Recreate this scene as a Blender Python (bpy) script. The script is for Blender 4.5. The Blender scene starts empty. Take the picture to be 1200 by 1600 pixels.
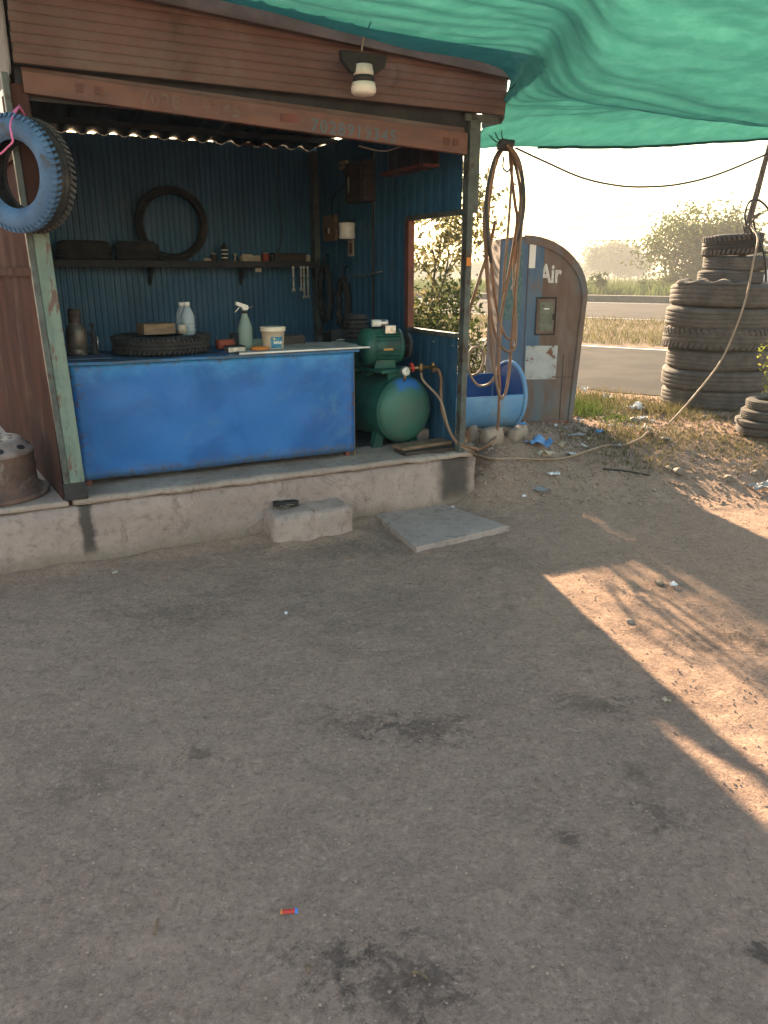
import bpy, bmesh, math, random
from mathutils import Vector, Matrix, noise
random.seed(7)
R = math.radians
sc = bpy.context.scene
COL = sc.collection

# ---------------------------------------------------------------- camera
FPX, PITCH, EYE = 1202.0, math.atan(375 / 1202.0), 1.5
cam_d = bpy.data.cameras.new('camera'); cam = bpy.data.objects.new('camera', cam_d); COL.objects.link(cam)
cam.location = (0, 0, EYE); cam.rotation_euler = (R(90) - PITCH, 0, 0)
cam_d.sensor_fit = 'VERTICAL'; cam_d.sensor_height = 32.0; cam_d.lens = 32.0 * FPX / 1600.0
cam_d.clip_start = 0.05; cam_d.clip_end = 5000
sc.camera = cam
sc.render.resolution_x, sc.render.resolution_y = 768, 1024

# ---------------------------------------------------------------- sky, sun, exposure
SUN_EL, SUN_DX = 19.5, -0.23                       # elevation; sun stands towards (SUN_DX, 1)
SUN_AZ = math.atan2(SUN_DX, 1.0)                   # angle from +Y towards +X
w = bpy.data.worlds.new('World'); sc.world = w; w.use_nodes = True
nt = w.node_tree; nt.nodes.clear()
o_ = nt.nodes.new('ShaderNodeOutputWorld'); bg = nt.nodes.new('ShaderNodeBackground'); sky = nt.nodes.new('ShaderNodeTexSky')
sky.sky_type = 'NISHITA'; sky.sun_disc = False; sky.sun_elevation = R(SUN_EL); sky.sun_rotation = SUN_AZ
sky.air_density = 1.6; sky.dust_density = 1.2; sky.ozone_density = 0.9; sky.altitude = 200
bg.inputs['Strength'].default_value = 0.062
nt.links.new(sky.outputs[0], bg.inputs[0]); nt.links.new(bg.outputs[0], o_.inputs[0])
sun_d = bpy.data.lights.new('sun', 'SUN'); sun = bpy.data.objects.new('sun', sun_d); COL.objects.link(sun)
sun_d.energy = 5.0; sun_d.angle = R(0.9); sun_d.color = (1.0, 0.74, 0.47)
sv = Vector((math.sin(SUN_AZ) * math.cos(R(SUN_EL)), math.cos(SUN_AZ) * math.cos(R(SUN_EL)), math.sin(R(SUN_EL))))
sun.rotation_euler = sv.to_track_quat('Z', 'Y').to_euler(); sun.location = (0, 20, 12)
sc.view_settings.view_transform = 'Standard'; sc.view_settings.look = 'None'
sc.view_settings.exposure = 2.8; sc.view_settings.gamma = 1.0; sc.view_settings.use_curve_mapping = False
sc.render.engine = 'CYCLES'
sc.cycles.use_denoising = True
sc.cycles.max_bounces = 8; sc.cycles.diffuse_bounces = 4; sc.cycles.transparent_max_bounces = 24; sc.cycles.volume_bounces = 0
sc.cycles.sample_clamp_indirect = 6.0
HAZE_DENSITY = 0.0023

# ---------------------------------------------------------------- geometry helpers
def ray(x, y):
    c, s = math.cos(PITCH), math.sin(PITCH); u = (x - 600) / FPX; v = (y - 800) / FPX
    return Vector((u, c - v * s, -s - v * c))
def at(x, y, Y):                                   # the point at depth Y seen in that direction
    d = ray(x, y); return Vector((0, 0, EYE)) + d * (Y / d.y)
def gz(x, y, z):
    d = ray(x, y); return Vector((0, 0, EYE)) + d * ((z - EYE) / d.z)
def sm(a, b, x):
    t = max(0.0, min(1.0, (x - a) / (b - a))); return t * t * (3 - 2 * t)
RN = Vector((0.573, 0.8195, 0)); RD = Vector((0.8195, -0.573, 0))     # across / along the highway
SA = Vector((-1.605, 3.833, 0)); SROT = math.atan2(0.4571, 0.8894)
EX = Vector((0.8894, 0.4571, 0)); EN = Vector((-0.4571, 0.8894, 0))
def G(x, y):                                        # ground height
    q = x * RN.x + y * RN.y
    rise = 0.25 * sm(4.7, 6.3, y) * sm(-0.4, 0.7, x)
    bank = 0.12 * math.exp(-((x - 0.75) ** 2 / 0.30 + (y - 5.85) ** 2 / 0.30))
    bank += 0.20 * math.exp(-((x - 0.76) ** 2 / 0.045 + (y - 5.25) ** 2 / 0.10))
    so = (x - SA.x) * EN.x + (y - SA.y) * EN.y; ss = (x - SA.x) * EX.x + (y - SA.y) * EX.y
    if -.4 < so < .1 and -1.8 < ss < 2.6:
        bank += (.030 + .03 * noise.noise(Vector((ss * 2.3, 0, 7)))) * math.exp(-(min(so, 0) / .085) ** 2)
    if 3.6 < y < 4.8 and -1.0 < x < .1:                # and round the step block
        ax_, ay_ = x + .612, y - 4.122; u_ = ax_ * .8801 + ay_ * .4748; v_ = -ax_ * .4748 + ay_ * .8801
        dd_ = math.hypot(max(-u_, 0, u_ - .50), max(-v_, 0, v_ - .32)); bank += (.018 + .02 * noise.noise(Vector((u_ * 6, v_ * 6, 3)))) * math.exp(-(dd_ / .05) ** 2)
    far = sm(7.9, 8.8, q)
    h = (rise + bank) * (1 - far) + 0.15 * far
    k = 1 - far
    if k > 0:
        p = Vector((x, y, 0))
        a = 0.35 + 0.65 * sm(5.0, 6.2, y)
        h += k * (0.016 * noise.noise(p * 1.3) + a * 0.013 * noise.noise(p * 4.1 + Vector((3, 1, 0))))
        h += k * 0.006 * noise.noise(p * 7 + Vector((1, 8, 3)))
        h += k * (0.0075 + 0.008 * sm(5.2, 6.0, y)) * noise.noise(p * 13 + Vector((9, 4, 2)))
        h += k * (0.0045 + 0.003 * sm(5.2, 6.0, y)) * noise.noise(p * 31)
    return h
def hit(x, y, lift=0.0):                            # where the view direction meets the ground
    d = ray(x, y); t = 0.8; o = Vector((0, 0, EYE)); step = 0.02
    while t < 40:
        p = o + d * t
        if p.z <= G(p.x, p.y): break
        t += step
    p = o + d * t; p.z = G(p.x, p.y) + lift
    return p
# the shop's own frame: x along its front, y inward, z up
def S(s, o, z): return SA + EX * s + EN * o + Vector((0, 0, z))
def on(x, y, o):                                    # front-parallel plane at depth o: shop coordinates (s, o, z)
    d = ray(x, y); k = (SA.dot(EN) + o) / d.dot(EN); p = Vector((0, 0, EYE)) + d * k
    return Vector(((p - SA).dot(EX), o, p.z))
def onside(x, y, s):
    d = ray(x, y); k = (SA.dot(EX) + s) / d.dot(EX); p = Vector((0, 0, EYE)) + d * k
    return Vector((s, (p - SA).dot(EN), p.z))

def props(o, label=None, cat=None, group=None, kind=None):
    if label: o['label'] = label
    if cat: o['category'] = cat
    if group: o['group'] = group
    if kind: o['kind'] = kind
    return o
def thing(name, label, cat, loc=(0, 0, 0), rz=0.0, group=None, rot=None):
    o = bpy.data.objects.new(name, None); o.empty_display_size = 0.1; COL.objects.link(o)
    o.location = loc; o.rotation_euler = rot if rot else (0, 0, rz)
    return props(o, label, cat, group)

class MB:
    def __init__(self): self.v = []; self.f = []; self.m = Matrix.Identity(4); self.sm = []
    def add(self, vs, fs, smooth=False):
        n = len(self.v); self.v += [tuple(self.m @ Vector(p)) for p in vs]
        self.f += [tuple(i + n for i in f) for f in fs]; self.sm += [smooth] * len(fs); return self
    def box(self, x0, x1, y0, y1, z0, z1):
        return self.add([(x0, y0, z0), (x1, y0, z0), (x1, y1, z0), (x0, y1, z0), (x0, y0, z1), (x1, y0, z1), (x1, y1, z1), (x0, y1, z1)],
                        [(0, 3, 2, 1), (4, 5, 6, 7), (0, 1, 5, 4), (1, 2, 6, 5), (2, 3, 7, 6), (3, 0, 4, 7)])
    def quads(self, pts): return self.add(pts, [tuple(range(len(pts)))])
    def prism(self, poly, d0, d1, axis='y'):        # poly in the two other axes
        f = {'y': lambda a, b, d: (a, d, b), 'z': lambda a, b, d: (a, b, d), 'x': lambda a, b, d: (d, a, b)}[axis]
        n = len(poly); vs = [f(a, b, d0) for a, b in poly] + [f(a, b, d1) for a, b in poly]
        fs = [tuple(range(n)), tuple(range(2 * n - 1, n - 1, -1))]
        fs += [(i, i + n, (i + 1) % n + n, (i + 1) % n) for i in range(n)]
        return self.add(vs, fs)
    def lathe(self, prof, seg=32, closed=False, capends=False, smooth=True, jit=None):
        vs = []; n = len(prof)
        for k in range(seg):
            a = 2 * math.pi * k / seg
            for r, z in prof:
                vs.append((r * math.cos(a), r * math.sin(a), z))
        fs = []
        for k in range(seg):
            b0 = k * n; b1 = ((k + 1) % seg) * n
            for i in range(n if closed else n - 1):
                j = (i + 1) % n
                fs.append((b0 + i, b1 + i, b1 + j, b0 + j))
        if capends:
            fs.append(tuple(k * n for k in range(seg))[::-1]); fs.append(tuple(k * n + n - 1 for k in range(seg)))
        return self.add(vs, fs, smooth)
    def tube(self, pts, r, seg=8, cap=True):
        pts = [Vector(p) for p in pts]; n = len(pts)
        rs = r if isinstance(r, (list, tuple)) else [r] * n
        vs = []; prev = None
        for i, p in enumerate(pts):
            t = (pts[min(i + 1, n - 1)] - pts[max(i - 1, 0)])
            t = t.normalized() if t.length > 1e-9 else Vector((0, 0, 1))
            if prev is None:
                u = t.cross(Vector((0, 0, 1))); u = u if u.length > 1e-3 else t.cross(Vector((1, 0, 0)))
            else:
                u = prev - t * prev.dot(t)
                if u.length < 1e-4: u = t.cross(Vector((0, 0, 1)))
            u.normalize(); prev = u; v = t.cross(u)
            for k in range(seg):
                a = 2 * math.pi * k / seg
                vs.append(p + (u * math.cos(a) + v * math.sin(a)) * rs[i])
        fs = []
        for i in range(n - 1):
            for k in range(seg):
                fs.append((i * seg + k, i * seg + (k + 1) % seg, (i + 1) * seg + (k + 1) % seg, (i + 1) * seg + k))
        if cap:
            fs.append(tuple(range(seg))[::-1]); fs.append(tuple(range((n - 1) * seg, n * seg)))
        return self.add(vs, fs, True)
    def build(self, name, mat, parent=None, bevel=0.0, smooth=None, fix=True, solid=0.0):
        me = bpy.data.meshes.new(name); me.from_pydata(self.v, [], self.f)
        if fix:
            bm = bmesh.new(); bm.from_mesh(me); sml = self.sm
            for f, s_ in zip(bm.faces, sml): f.smooth = s_ if smooth is None else smooth
            bmesh.ops.recalc_face_normals(bm, faces=bm.faces)
            bm.to_mesh(me); bm.free()
        elif smooth:
            me.polygons.foreach_set('use_smooth', [True] * len(me.polygons))
        me.materials.append(mat)
        o = bpy.data.objects.new(name, me); COL.objects.link(o)
        if parent is not None: o.parent = parent
        if bevel:
            b = o.modifiers.new('bevel', 'BEVEL'); b.width = bevel; b.segments = 2; b.limit_method = 'ANGLE'; b.angle_limit = R(40)
        if solid:
            b = o.modifiers.new('solid', 'SOLIDIFY'); b.thickness = solid
        return o
def box(name, mat, parent, x0, x1, y0, y1, z0, z1, bevel=0.003):
    return MB().box(x0, x1, y0, y1, z0, z1).build(name, mat, parent, bevel)
def rough(o, amp, freq, seed=0.0):
    for v in o.data.vertices:
        p = v.co * freq + Vector((seed, seed * 1.7, -seed))
        v.co += Vector((noise.noise(p), noise.noise(p + Vector((11, 0, 0))), noise.noise(p + Vector((0, 17, 0))))) * amp
    return o
def rough_box(name, mat, parent, x0, x1, y0, y1, z0, z1, step, amp, freq, seed=0.0, rnd=0.0, smooth=False):
    bm = bmesh.new(); bmesh.ops.create_cube(bm, size=1.0)
    L = (x1 - x0, y1 - y0, z1 - z0)
    for v in bm.verts:
        v.co = Vector((x0 + (v.co.x + .5) * L[0], y0 + (v.co.y + .5) * L[1], z0 + (v.co.z + .5) * L[2]))
    for ax in range(3):
        n = max(1, int(L[ax] / step))
        for k in range(1, n):
            co = [x0, y0, z0]; co[ax] += L[ax] * k / n; no = [0, 0, 0]; no[ax] = 1
            bmesh.ops.bisect_plane(bm, geom=bm.verts[:] + bm.edges[:] + bm.faces[:], plane_co=co, plane_no=no)
    if rnd:
        for v in bm.verts:
            e = sum(1 for i, (a, b) in enumerate(((x0, x1), (y0, y1), (z0, z1))) if min(v.co[i] - a, b - v.co[i]) < 1e-4)
            if e >= 2:
                c = Vector(((x0 + x1) / 2, (y0 + y1) / 2, (z0 + z1) / 2))
                for i, (a, b) in enumerate(((x0, x1), (y0, y1), (z0, z1))):
                    if v.co[i] - a < 1e-4: v.co[i] += rnd * (0.3 if e == 2 else 0.45) * (0.6 + 0.8 * random.random())
                    elif b - v.co[i] < 1e-4: v.co[i] -= rnd * (0.3 if e == 2 else 0.45) * (0.6 + 0.8 * random.random())
    for v in bm.verts:
        p = v.co * freq + Vector((seed, seed * 1.7, -seed))
        v.co += Vector((noise.noise(p), noise.noise(p + Vector((11, 0, 0))), noise.noise(p + Vector((0, 17, 0))))) * amp
    for f in bm.faces: f.smooth = smooth
    me = bpy.data.meshes.new(name); bm.to_mesh(me); bm.free(); me.materials.append(mat)
    o = bpy.data.objects.new(name, me); COL.objects.link(o)
    if parent is not None: o.parent = parent
    return o
def spline(pts, n=8):                               # Catmull-Rom through the points
    P = [Vector(p) for p in pts]; P = [P[0] * 2 - P[1]] + P + [P[-1] * 2 - P[-2]]; out = []
    for i in range(1, len(P) - 2):
        for k in range(n):
            t = k / n; a, b, c, d = P[i - 1:i + 3]
            out.append(0.5 * ((2 * b) + (c - a) * t + (2 * a - 5 * b + 4 * c - d) * t * t + (3 * b - a - 3 * c + d) * t ** 3))
    out.append(P[-2]); return out
def text_mesh(name, body, size, mat, parent, mw, bold=0.0, ext=0.001, shear=0.0, space=1.0):
    cu = bpy.data.curves.new(name, 'FONT'); cu.body = body; cu.size = size; cu.align_x = 'LEFT'; cu.extrude = ext; cu.offset = bold
    cu.shear = shear; cu.space_character = space; cu.resolution_u = 3
    t = bpy.data.objects.new(name + '_tmp', cu); COL.objects.link(t)
    dg = bpy.context.evaluated_depsgraph_get(); me = bpy.data.meshes.new_from_object(t.evaluated_get(dg))
    bpy.data.objects.remove(t); me.materials.clear(); me.materials.append(mat)
    o = bpy.data.objects.new(name, me); COL.objects.link(o); o.parent = parent; o.matrix_local = mw; return o

# ---------------------------------------------------------------- material helpers
class NT:
    def __init__(self, name):
        self.mat = bpy.data.materials.new(name); self.mat.use_nodes = True; self.t = self.mat.node_tree; self.t.nodes.clear()
        self.out = self.n('ShaderNodeOutputMaterial'); self.tc = self.n('ShaderNodeTexCoord')
    def n(self, kind, **kw):
        o = self.t.nodes.new(kind)
        for k, v in kw.items(): setattr(o, k, v)
        return o
    def l(self, a, b): self.t.links.new(a, b)
    def noise(self, scale, detail=5, rough=0.6, dist=0.0, vec=None, stretch=None):
        n = self.n('ShaderNodeTexNoise'); n.inputs['Scale'].default_value = scale; n.inputs['Detail'].default_value = detail
        n.inputs['Roughness'].default_value = rough; n.inputs['Distortion'].default_value = dist
        v = vec or self.tc.outputs['Object']
        if stretch:
            mp = self.n('ShaderNodeMapping'); mp.inputs['Scale'].default_value = stretch; self.l(v, mp.inputs['Vector']); v = mp.outputs[0]
        self.l(v, n.inputs['Vector']); return n.outputs['Fac']
    def ramp(self, fac, a, b, va=0.0, vb=1.0):
        m = self.n('ShaderNodeMapRange', interpolation_type='SMOOTHSTEP'); self.l(fac, m.inputs[0])
        for i, x in enumerate((a, b, va, vb)): m.inputs[i + 1].default_value = x
        return m.outputs[0]
    def mix(self, fac, a, b, blend='MIX'):
        m = self.n('ShaderNodeMix', data_type='RGBA', blend_type=blend)
        if hasattr(fac, 'is_linked'): self.l(fac, m.inputs[0])
        else: m.inputs[0].default_value = fac
        for k, x in ((6, a), (7, b)):
            if hasattr(x, 'is_linked'): self.l(x, m.inputs[k])
            else: m.inputs[k].default_value = (*x, 1)
        return m.outputs[2]
    def math(self, op, a, b=0.0):
        m = self.n('ShaderNodeMath', operation=op)
        for k, x in ((0, a), (1, b)):
            if hasattr(x, 'is_linked'): self.l(x, m.inputs[k])
            else: m.inputs[k].default_value = x
        return m.outputs[0]
    def bump(self, h, strength=0.3, dist=0.01):
        b = self.n('ShaderNodeBump'); b.inputs['Strength'].default_value = strength; b.inputs['Distance'].default_value = dist
        self.l(h, b.inputs['Height']); return b.outputs[0]
    def bsdf(self, col, rough=0.7, metal=0.0, normal=None, spec=0.4, **kw):
        p = self.n('ShaderNodeBsdfPrincipled')
        for nm, x in (('Base Color', col), ('Roughness', rough), ('Metallic', metal), ('Specular IOR Level', spec)):
            if hasattr(x, 'is_linked'): self.l(x, p.inputs[nm])
            else: p.inputs[nm].default_value = (*x, 1) if nm == 'Base Color' else x
        for k, v in kw.items(): p.inputs[k.replace('_', ' ')].default_value = v
        if normal is not None: self.l(normal, p.inputs['Normal'])
        self.l(p.outputs[0], self.out.inputs[0]); return p

def M(name, c1, c2=None, scale=6, lo=.4, hi=.62, c3=None, s3=3, lo3=.55, hi3=.65, rough=.7, metal=0., bump=.25, bs=60, bd=.004, stretch=None, spec=.35):
    t = NT(name); col = c1
    if c2: col = t.mix(t.ramp(t.noise(scale, stretch=stretch), lo, hi), c1, c2)
    if c3: col = t.mix(t.ramp(t.noise(s3, 7, .68, .4, stretch=stretch), lo3, hi3), col, c3)
    nrm = t.bump(t.noise(bs, 6), bump, bd) if bump else None
    rg = t.ramp(t.noise(scale * 1.7), .3, .7, max(0.05, rough - .1), min(1, rough + .1))
    t.bsdf(col, rg, metal, nrm, spec); return t.mat

RUST = (.115, .045, .026); RUSTD = (.05, .024, .017)
m_rustwall = M('rusty_sheet_paint', (.068, .032, .025), (.042, .022, .019), 2.5, c3=(.105, .062, .05), s3=2.2, lo3=.52, hi3=.78, rough=.95, bump=.2, stretch=(1, 1, .45), spec=.03)
m_greysheet = M('grey_painted_sheet', (.20, .19, .18), (.13, .12, .115), 6, c3=RUST, s3=5, lo3=.6, hi3=.7, rough=.9, spec=.08)
def shutter_mat():
    t = NT('rusty_streaked_slat')
    col = t.mix(t.ramp(t.noise(1.8, 6, .6), .36, .66), (.155, .094, .08), (.118, .072, .062))
    col = t.mix(t.ramp(t.noise(1.3, 6, .65, .5), .45, .72, 0, .75), col, (.19, .155, .14))
    col = t.mix(t.ramp(t.noise(2.2, 6, .65, .8, stretch=(1, 1, 2)), .54, .72, 0, .75), col, (.055, .042, .038))
    col = t.mix(t.ramp(t.noise(22, 7, .75, stretch=(1, 1, .35)), .58, .72, 0, .4), col, (.17, .085, .055))
    t.bsdf(col, .85, 0, t.bump(t.noise(40, 6), .2, .004), .1); return t.mat
m_shutter = shutter_mat()
m_rail = M('orange_red_rail', (.165, .075, .053), (.12, .06, .046), 5, c3=(.10, .062, .052), s3=9, lo3=.56, hi3=.68, rough=.6, stretch=(.8, 2, 2))
m_greenpost = M('pale_green_peeling_paint', (.17, .225, .185), (.13, .18, .15), 8, c3=(.13, .08, .065), s3=9, lo3=.52, hi3=.60, rough=.7, bump=.5, stretch=(2, 2, .7))
m_darkpost = M('dark_green_grey_post', (.09, .105, .095), (.06, .065, .06), 9, c3=RUSTD, s3=7, rough=.55)
m_bluesheet = M('blue_corrugated_paint', (.030, .105, .185), (.022, .075, .14), 3, c3=(.04, .05, .065), s3=5, lo3=.58, hi3=.72, rough=.5, bump=.15, stretch=(1, 1, .35))
m_roof = M('weathered_roof_sheet', (.13, .12, .11), (.07, .055, .045), 5, c3=RUST, s3=4, rough=.6)
m_eave = M('weathered_brown_beam', (.10, .075, .065), (.075, .055, .048), 5, rough=.85, spec=.1)
m_redframe = M('red_brown_frame', (.16, .05, .035), (.10, .04, .03), 8, rough=.6)
def counter_mat():
    t = NT('bright_blue_counter_paint'); sp = t.n('ShaderNodeSeparateXYZ'); t.l(t.tc.outputs['Object'], sp.inputs[0])
    n = t.noise(2.4, 6, .6, .5); col = t.mix(t.ramp(n, .38, .66), (.022, .14, .42), (.012, .095, .31))
    col = t.mix(t.ramp(t.noise(3.1, 6, .7, 1.0), .56, .75, 0, .8), col, (.055, .17, .30))
    col = t.mix(t.ramp(t.math('ADD', sp.outputs['Z'], t.math('MULTIPLY', t.noise(5, 5, .7), .30)), 1.06, 1.22, 0, .85), col, (.05, .25, .50))
    col = t.mix(t.ramp(t.math('SUBTRACT', sp.outputs['Z'], t.math('MULTIPLY', t.noise(7, 6, .75), .16)), .40, .32, 0, .8), col, (.06, .10, .15))
    col = t.mix(t.ramp(t.noise(19, 8, .8), .62, .72, 0, .6), col, (.09, .10, .12))
    edge = t.math('MAXIMUM', t.ramp(sp.outputs['Z'], .50, .40), t.math('MAXIMUM', t.ramp(sp.outputs['Z'], .985, 1.035), t.math('MAXIMUM', t.ramp(sp.outputs['X'], .17, .07), t.ramp(sp.outputs['X'], 1.63, 1.72))))
    col = t.mix(t.math('MULTIPLY', edge, t.ramp(t.noise(26, 8, .8), .50, .60, 0, .85)), col, (.10, .055, .035))
    col = t.mix(t.ramp(t.noise(60, 3, .6, stretch=(1, 1, .06)), .66, .74, 0, .35), col, (.05, .09, .15))
    t.bsdf(col, t.ramp(t.noise(6), .3, .7, .38, .62), 0, t.bump(t.noise(9, 6, .6), .18, .012), .35); return t.mat
m_counter = counter_mat()
m_countertop = M('blue_steel_top', (.03, .14, .32), (.05, .09, .14), 6, c3=(.06, .05, .045), s3=5, rough=.5)
m_rubber = M('black_rubber', (.022, .021, .021), (.035, .032, .03), 12, c3=(.075, .06, .047), s3=6, lo3=.52, hi3=.75, rough=.85, bump=.3, spec=.25)
m_dustrubber = M('dusty_old_tyre_rubber', (.080, .074, .071), (.055, .051, .05), 7, c3=(.115, .10, .088), s3=5, lo3=.46, hi3=.72, rough=.92, bump=.5, bs=45, bd=.006, spec=.2)
m_bluerubber = M('blue_painted_rubber', (.07, .145, .26), (.055, .11, .20), 8, c3=(.06, .06, .065), s3=9, lo3=.58, hi3=.7, rough=.7, bump=.35)
m_rim = M('rusty_wheel_rim', (.15, .085, .065), (.095, .058, .048), 7, c3=(.20, .15, .13), s3=6, rough=.7, bump=.45)
m_rimtop = M('grey_rim_disc', (.26, .21, .19), (.18, .13, .11), 9, c3=(.11, .06, .045), s3=10, lo3=.58, hi3=.7, rough=.7)
m_comp = M('green_compressor_paint', (.020, .098, .072), (.014, .066, .053), 5, c3=(.045, .05, .044), s3=6, lo3=.5, hi3=.72, rough=.5, bump=.2)
m_tankend = NT('green_tank_end_with_blue_patch')
_t = m_tankend; _g = _t.mix(_t.ramp(_t.noise(5), .4, .65), (.03, .115, .085), (.055, .11, .088))
_sp = _t.n('ShaderNodeSeparateXYZ'); _t.l(_t.tc.outputs['Object'], _sp.inputs[0])
_bm = _t.math('MULTIPLY', _t.ramp(_t.math('ADD', _sp.outputs['Z'], _t.math('MULTIPLY', _t.noise(9), .14)), .18, .23), _t.ramp(_t.math('ABSOLUTE', _sp.outputs['X']), .12, .06, 0, 1))
_t.bsdf(_t.mix(_bm, _g, (.025, .12, .33)), .45, 0, _t.bump(_t.noise(30), .1, .003)); m_tankend = _t.mat
m_dark = M('dark_grime', (.022, .022, .024), (.035, .032, .03), 9, rough=.7)
m_darkwood = M('dark_oily_wood', (.06, .04, .03), (.035, .026, .022), 12, rough=.75, stretch=(1, 6, 6))
m_wood = M('old_wood', (.22, .145, .09), (.13, .085, .055), 14, rough=.8, bump=.4, stretch=(1, 8, 8))
m_bark = M('grey_bark', (.13, .105, .085), (.07, .055, .045), 14, rough=.9, bump=.6, bs=30, stretch=(3, 3, .6))
m_steel = M('worn_steel', (.55, .54, .52), (.35, .33, .3), 20, rough=.35, metal=.9, bump=.1)
m_brass = M('tarnished_brass', (.35, .22, .09), (.2, .12, .06), 20, rough=.45, metal=.8, bump=.1)
m_white = M('white_plastic', (.72, .70, .65), (.6, .56, .5), 9, rough=.5, bump=.08)
m_bucket = M('cream_plastic_bucket', (.66, .58, .46), (.55, .45, .32), 9, c3=(.35, .22, .12), s3=14, lo3=.60, hi3=.7, rough=.5, bump=.1)
m_labelblue = M('blue_label', (.03, .17, .32), (.10, .26, .34), 30, rough=.4, bump=0)
m_labelwhite = M('label_white', (.75, .72, .66), rough=.5, bump=0)
m_labelyellow = M('label_yellow', (.6, .5, .2), rough=.5, bump=0)
m_red = M('red_plastic', (.5, .03, .02), rough=.4, bump=.1)
m_rag = M('red_brown_rag', (.28, .06, .035), (.2, .05, .03), 20, rough=.9)
m_orange = M('orange_paint', (.6, .2, .04), rough=.6, bump=.1)
m_hose = M('copper_tan_hose', (.235, .13, .08), (.175, .098, .065), 10, rough=.42, bump=.08)
m_hosedust = M('dusty_tan_hose', (.30, .215, .15), (.23, .155, .105), 14, rough=.65, bump=.15)
m_hosedark = M('grey_black_hose', (.075, .065, .06), (.05, .045, .042), 10, rough=.5, bump=.1)
m_cable = M('black_cable', (.02, .02, .02), rough=.55, bump=0)
m_rope = M('grey_rope', (.28, .24, .2), rough=.9, bump=0)
m_pink = M('pink_string', (.62, .17, .36), rough=.8, bump=0)
m_drum = M('blue_plastic_drum', (.10, .25, .46), (.14, .30, .50), 4, c3=(.19, .21, .22), s3=6, lo3=.52, hi3=.75, rough=.5, bump=.15)
m_druminside = M('deep_blue_drum_inside', (.015, .08, .27), (.02, .1, .3), 4, rough=.45, bump=.1)
m_airrust = M('rusty_air_cabinet', (.175, .132, .116), (.145, .095, .076), 3.5, c3=(.13, .145, .165), s3=2.2, lo3=.5, hi3=.66, rough=.75, bump=.25, stretch=(2, 2, .7), spec=.2)
m_airblue = M('faded_blue_air_panel', (.075, .125, .20), (.10, .15, .215), 4, c3=(.16, .125, .105), s3=4, lo3=.54, hi3=.7, rough=.7, stretch=(2, 2, .6), spec=.2)
m_airmesh = M('greenish_worn_print', (.05, .115, .13), (.10, .16, .155), 40, lo=.45, hi=.55, rough=.6, stretch=(1.5, 1, 1))
m_airwindow = M('grimy_green_glass', (.13, .15, .115), (.09, .105, .085), 8, rough=.3, bump=.1)
m_airpatch = M('worn_white_sticker', (.42, .43, .43), (.33, .35, .37), 9, c3=(.16, .065, .035), s3=9, lo3=.55, hi3=.62, rough=.65)
m_airred = M('red_orange_base', (.33, .09, .04), (.22, .07, .04), 9, rough=.7)
m_air_letter = M('white_lettering', (.62, .60, .56), (.5, .46, .42), 30, rough=.6, bump=0)
m_digit = M('faded_blue_digits', (.085, .12, .145), (.14, .10, .09), 16, lo=.45, hi=.7, rough=.7, bump=0)
m_digit2 = M('faded_grey_digits', (.145, .105, .085), (.15, .072, .053), 14, lo=.36, hi=.55, rough=.7, bump=0)
m_stone = M('grey_brown_stone', (.24, .19, .155), (.16, .125, .10), 9, rough=.9, bump=.5, bs=30)
m_brickgrey = M('dusty_mortar_brick', (.33, .26, .21), (.24, .185, .15), 8, rough=.92, bump=.5, bs=30)
m_litterw = M('white_litter', (.74, .74, .76), (.6, .6, .62), 20, rough=.55, bump=.3)
m_litterb = M('blue_plastic_scrap', (.10, .27, .55), (.07, .2, .42), 12, rough=.5, bump=.2)
m_littergrey = M('grey_fibre_sheet', (.25, .25, .26), (.18, .175, .175), 14, rough=.8)
m_paper = M('brownish_paper', (.42, .36, .28), (.33, .27, .2), 12, rough=.85)
m_foil = M('blue_foil_end', (.05, .2, .6), rough=.4, bump=0)
m_asphalt = M('grey_asphalt', (.045, .042, .041), (.062, .057, .053), 1.2, c3=(.08, .068, .06), s3=.5, lo3=.5, hi3=.75, rough=1.0, bump=.3, bs=80, bd=.004, spec=.03)
m_line = M('worn_road_paint', (.62, .60, .55), (.42, .40, .37), 3, rough=.8, bump=0)
m_kerb = M('dark_verge_edge', (.06, .055, .05), (.085, .075, .065), 4, rough=.9)
m_clothtop = M('grey_oily_paper', (.33, .32, .30), (.22, .21, .195), 9, rough=.8)
m_floor = M('oily_floor', (.075, .068, .062), (.045, .042, .04), 5, rough=.75, bump=.4)
m_lampglass = M('frosted_lamp_ring', (.78, .72, .64), rough=.35, bump=0)

def water_mat():
    t = NT('clear_bottle_plastic'); p = t.bsdf((.55, .62, .66), .25, 0, None, .5); p.inputs['Transmission Weight'].default_value = .55
    p.inputs['IOR'].default_value = 1.25; return t.mat
m_bottle = water_mat()
def sprayer_mat():
    t = NT('greenish_translucent_bottle'); p = t.bsdf((.30, .38, .33), .3, 0, None, .5); p.inputs['Transmission Weight'].default_value = .35; p.inputs['IOR'].default_value = 1.2; return t.mat
m_spray = sprayer_mat()

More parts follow.
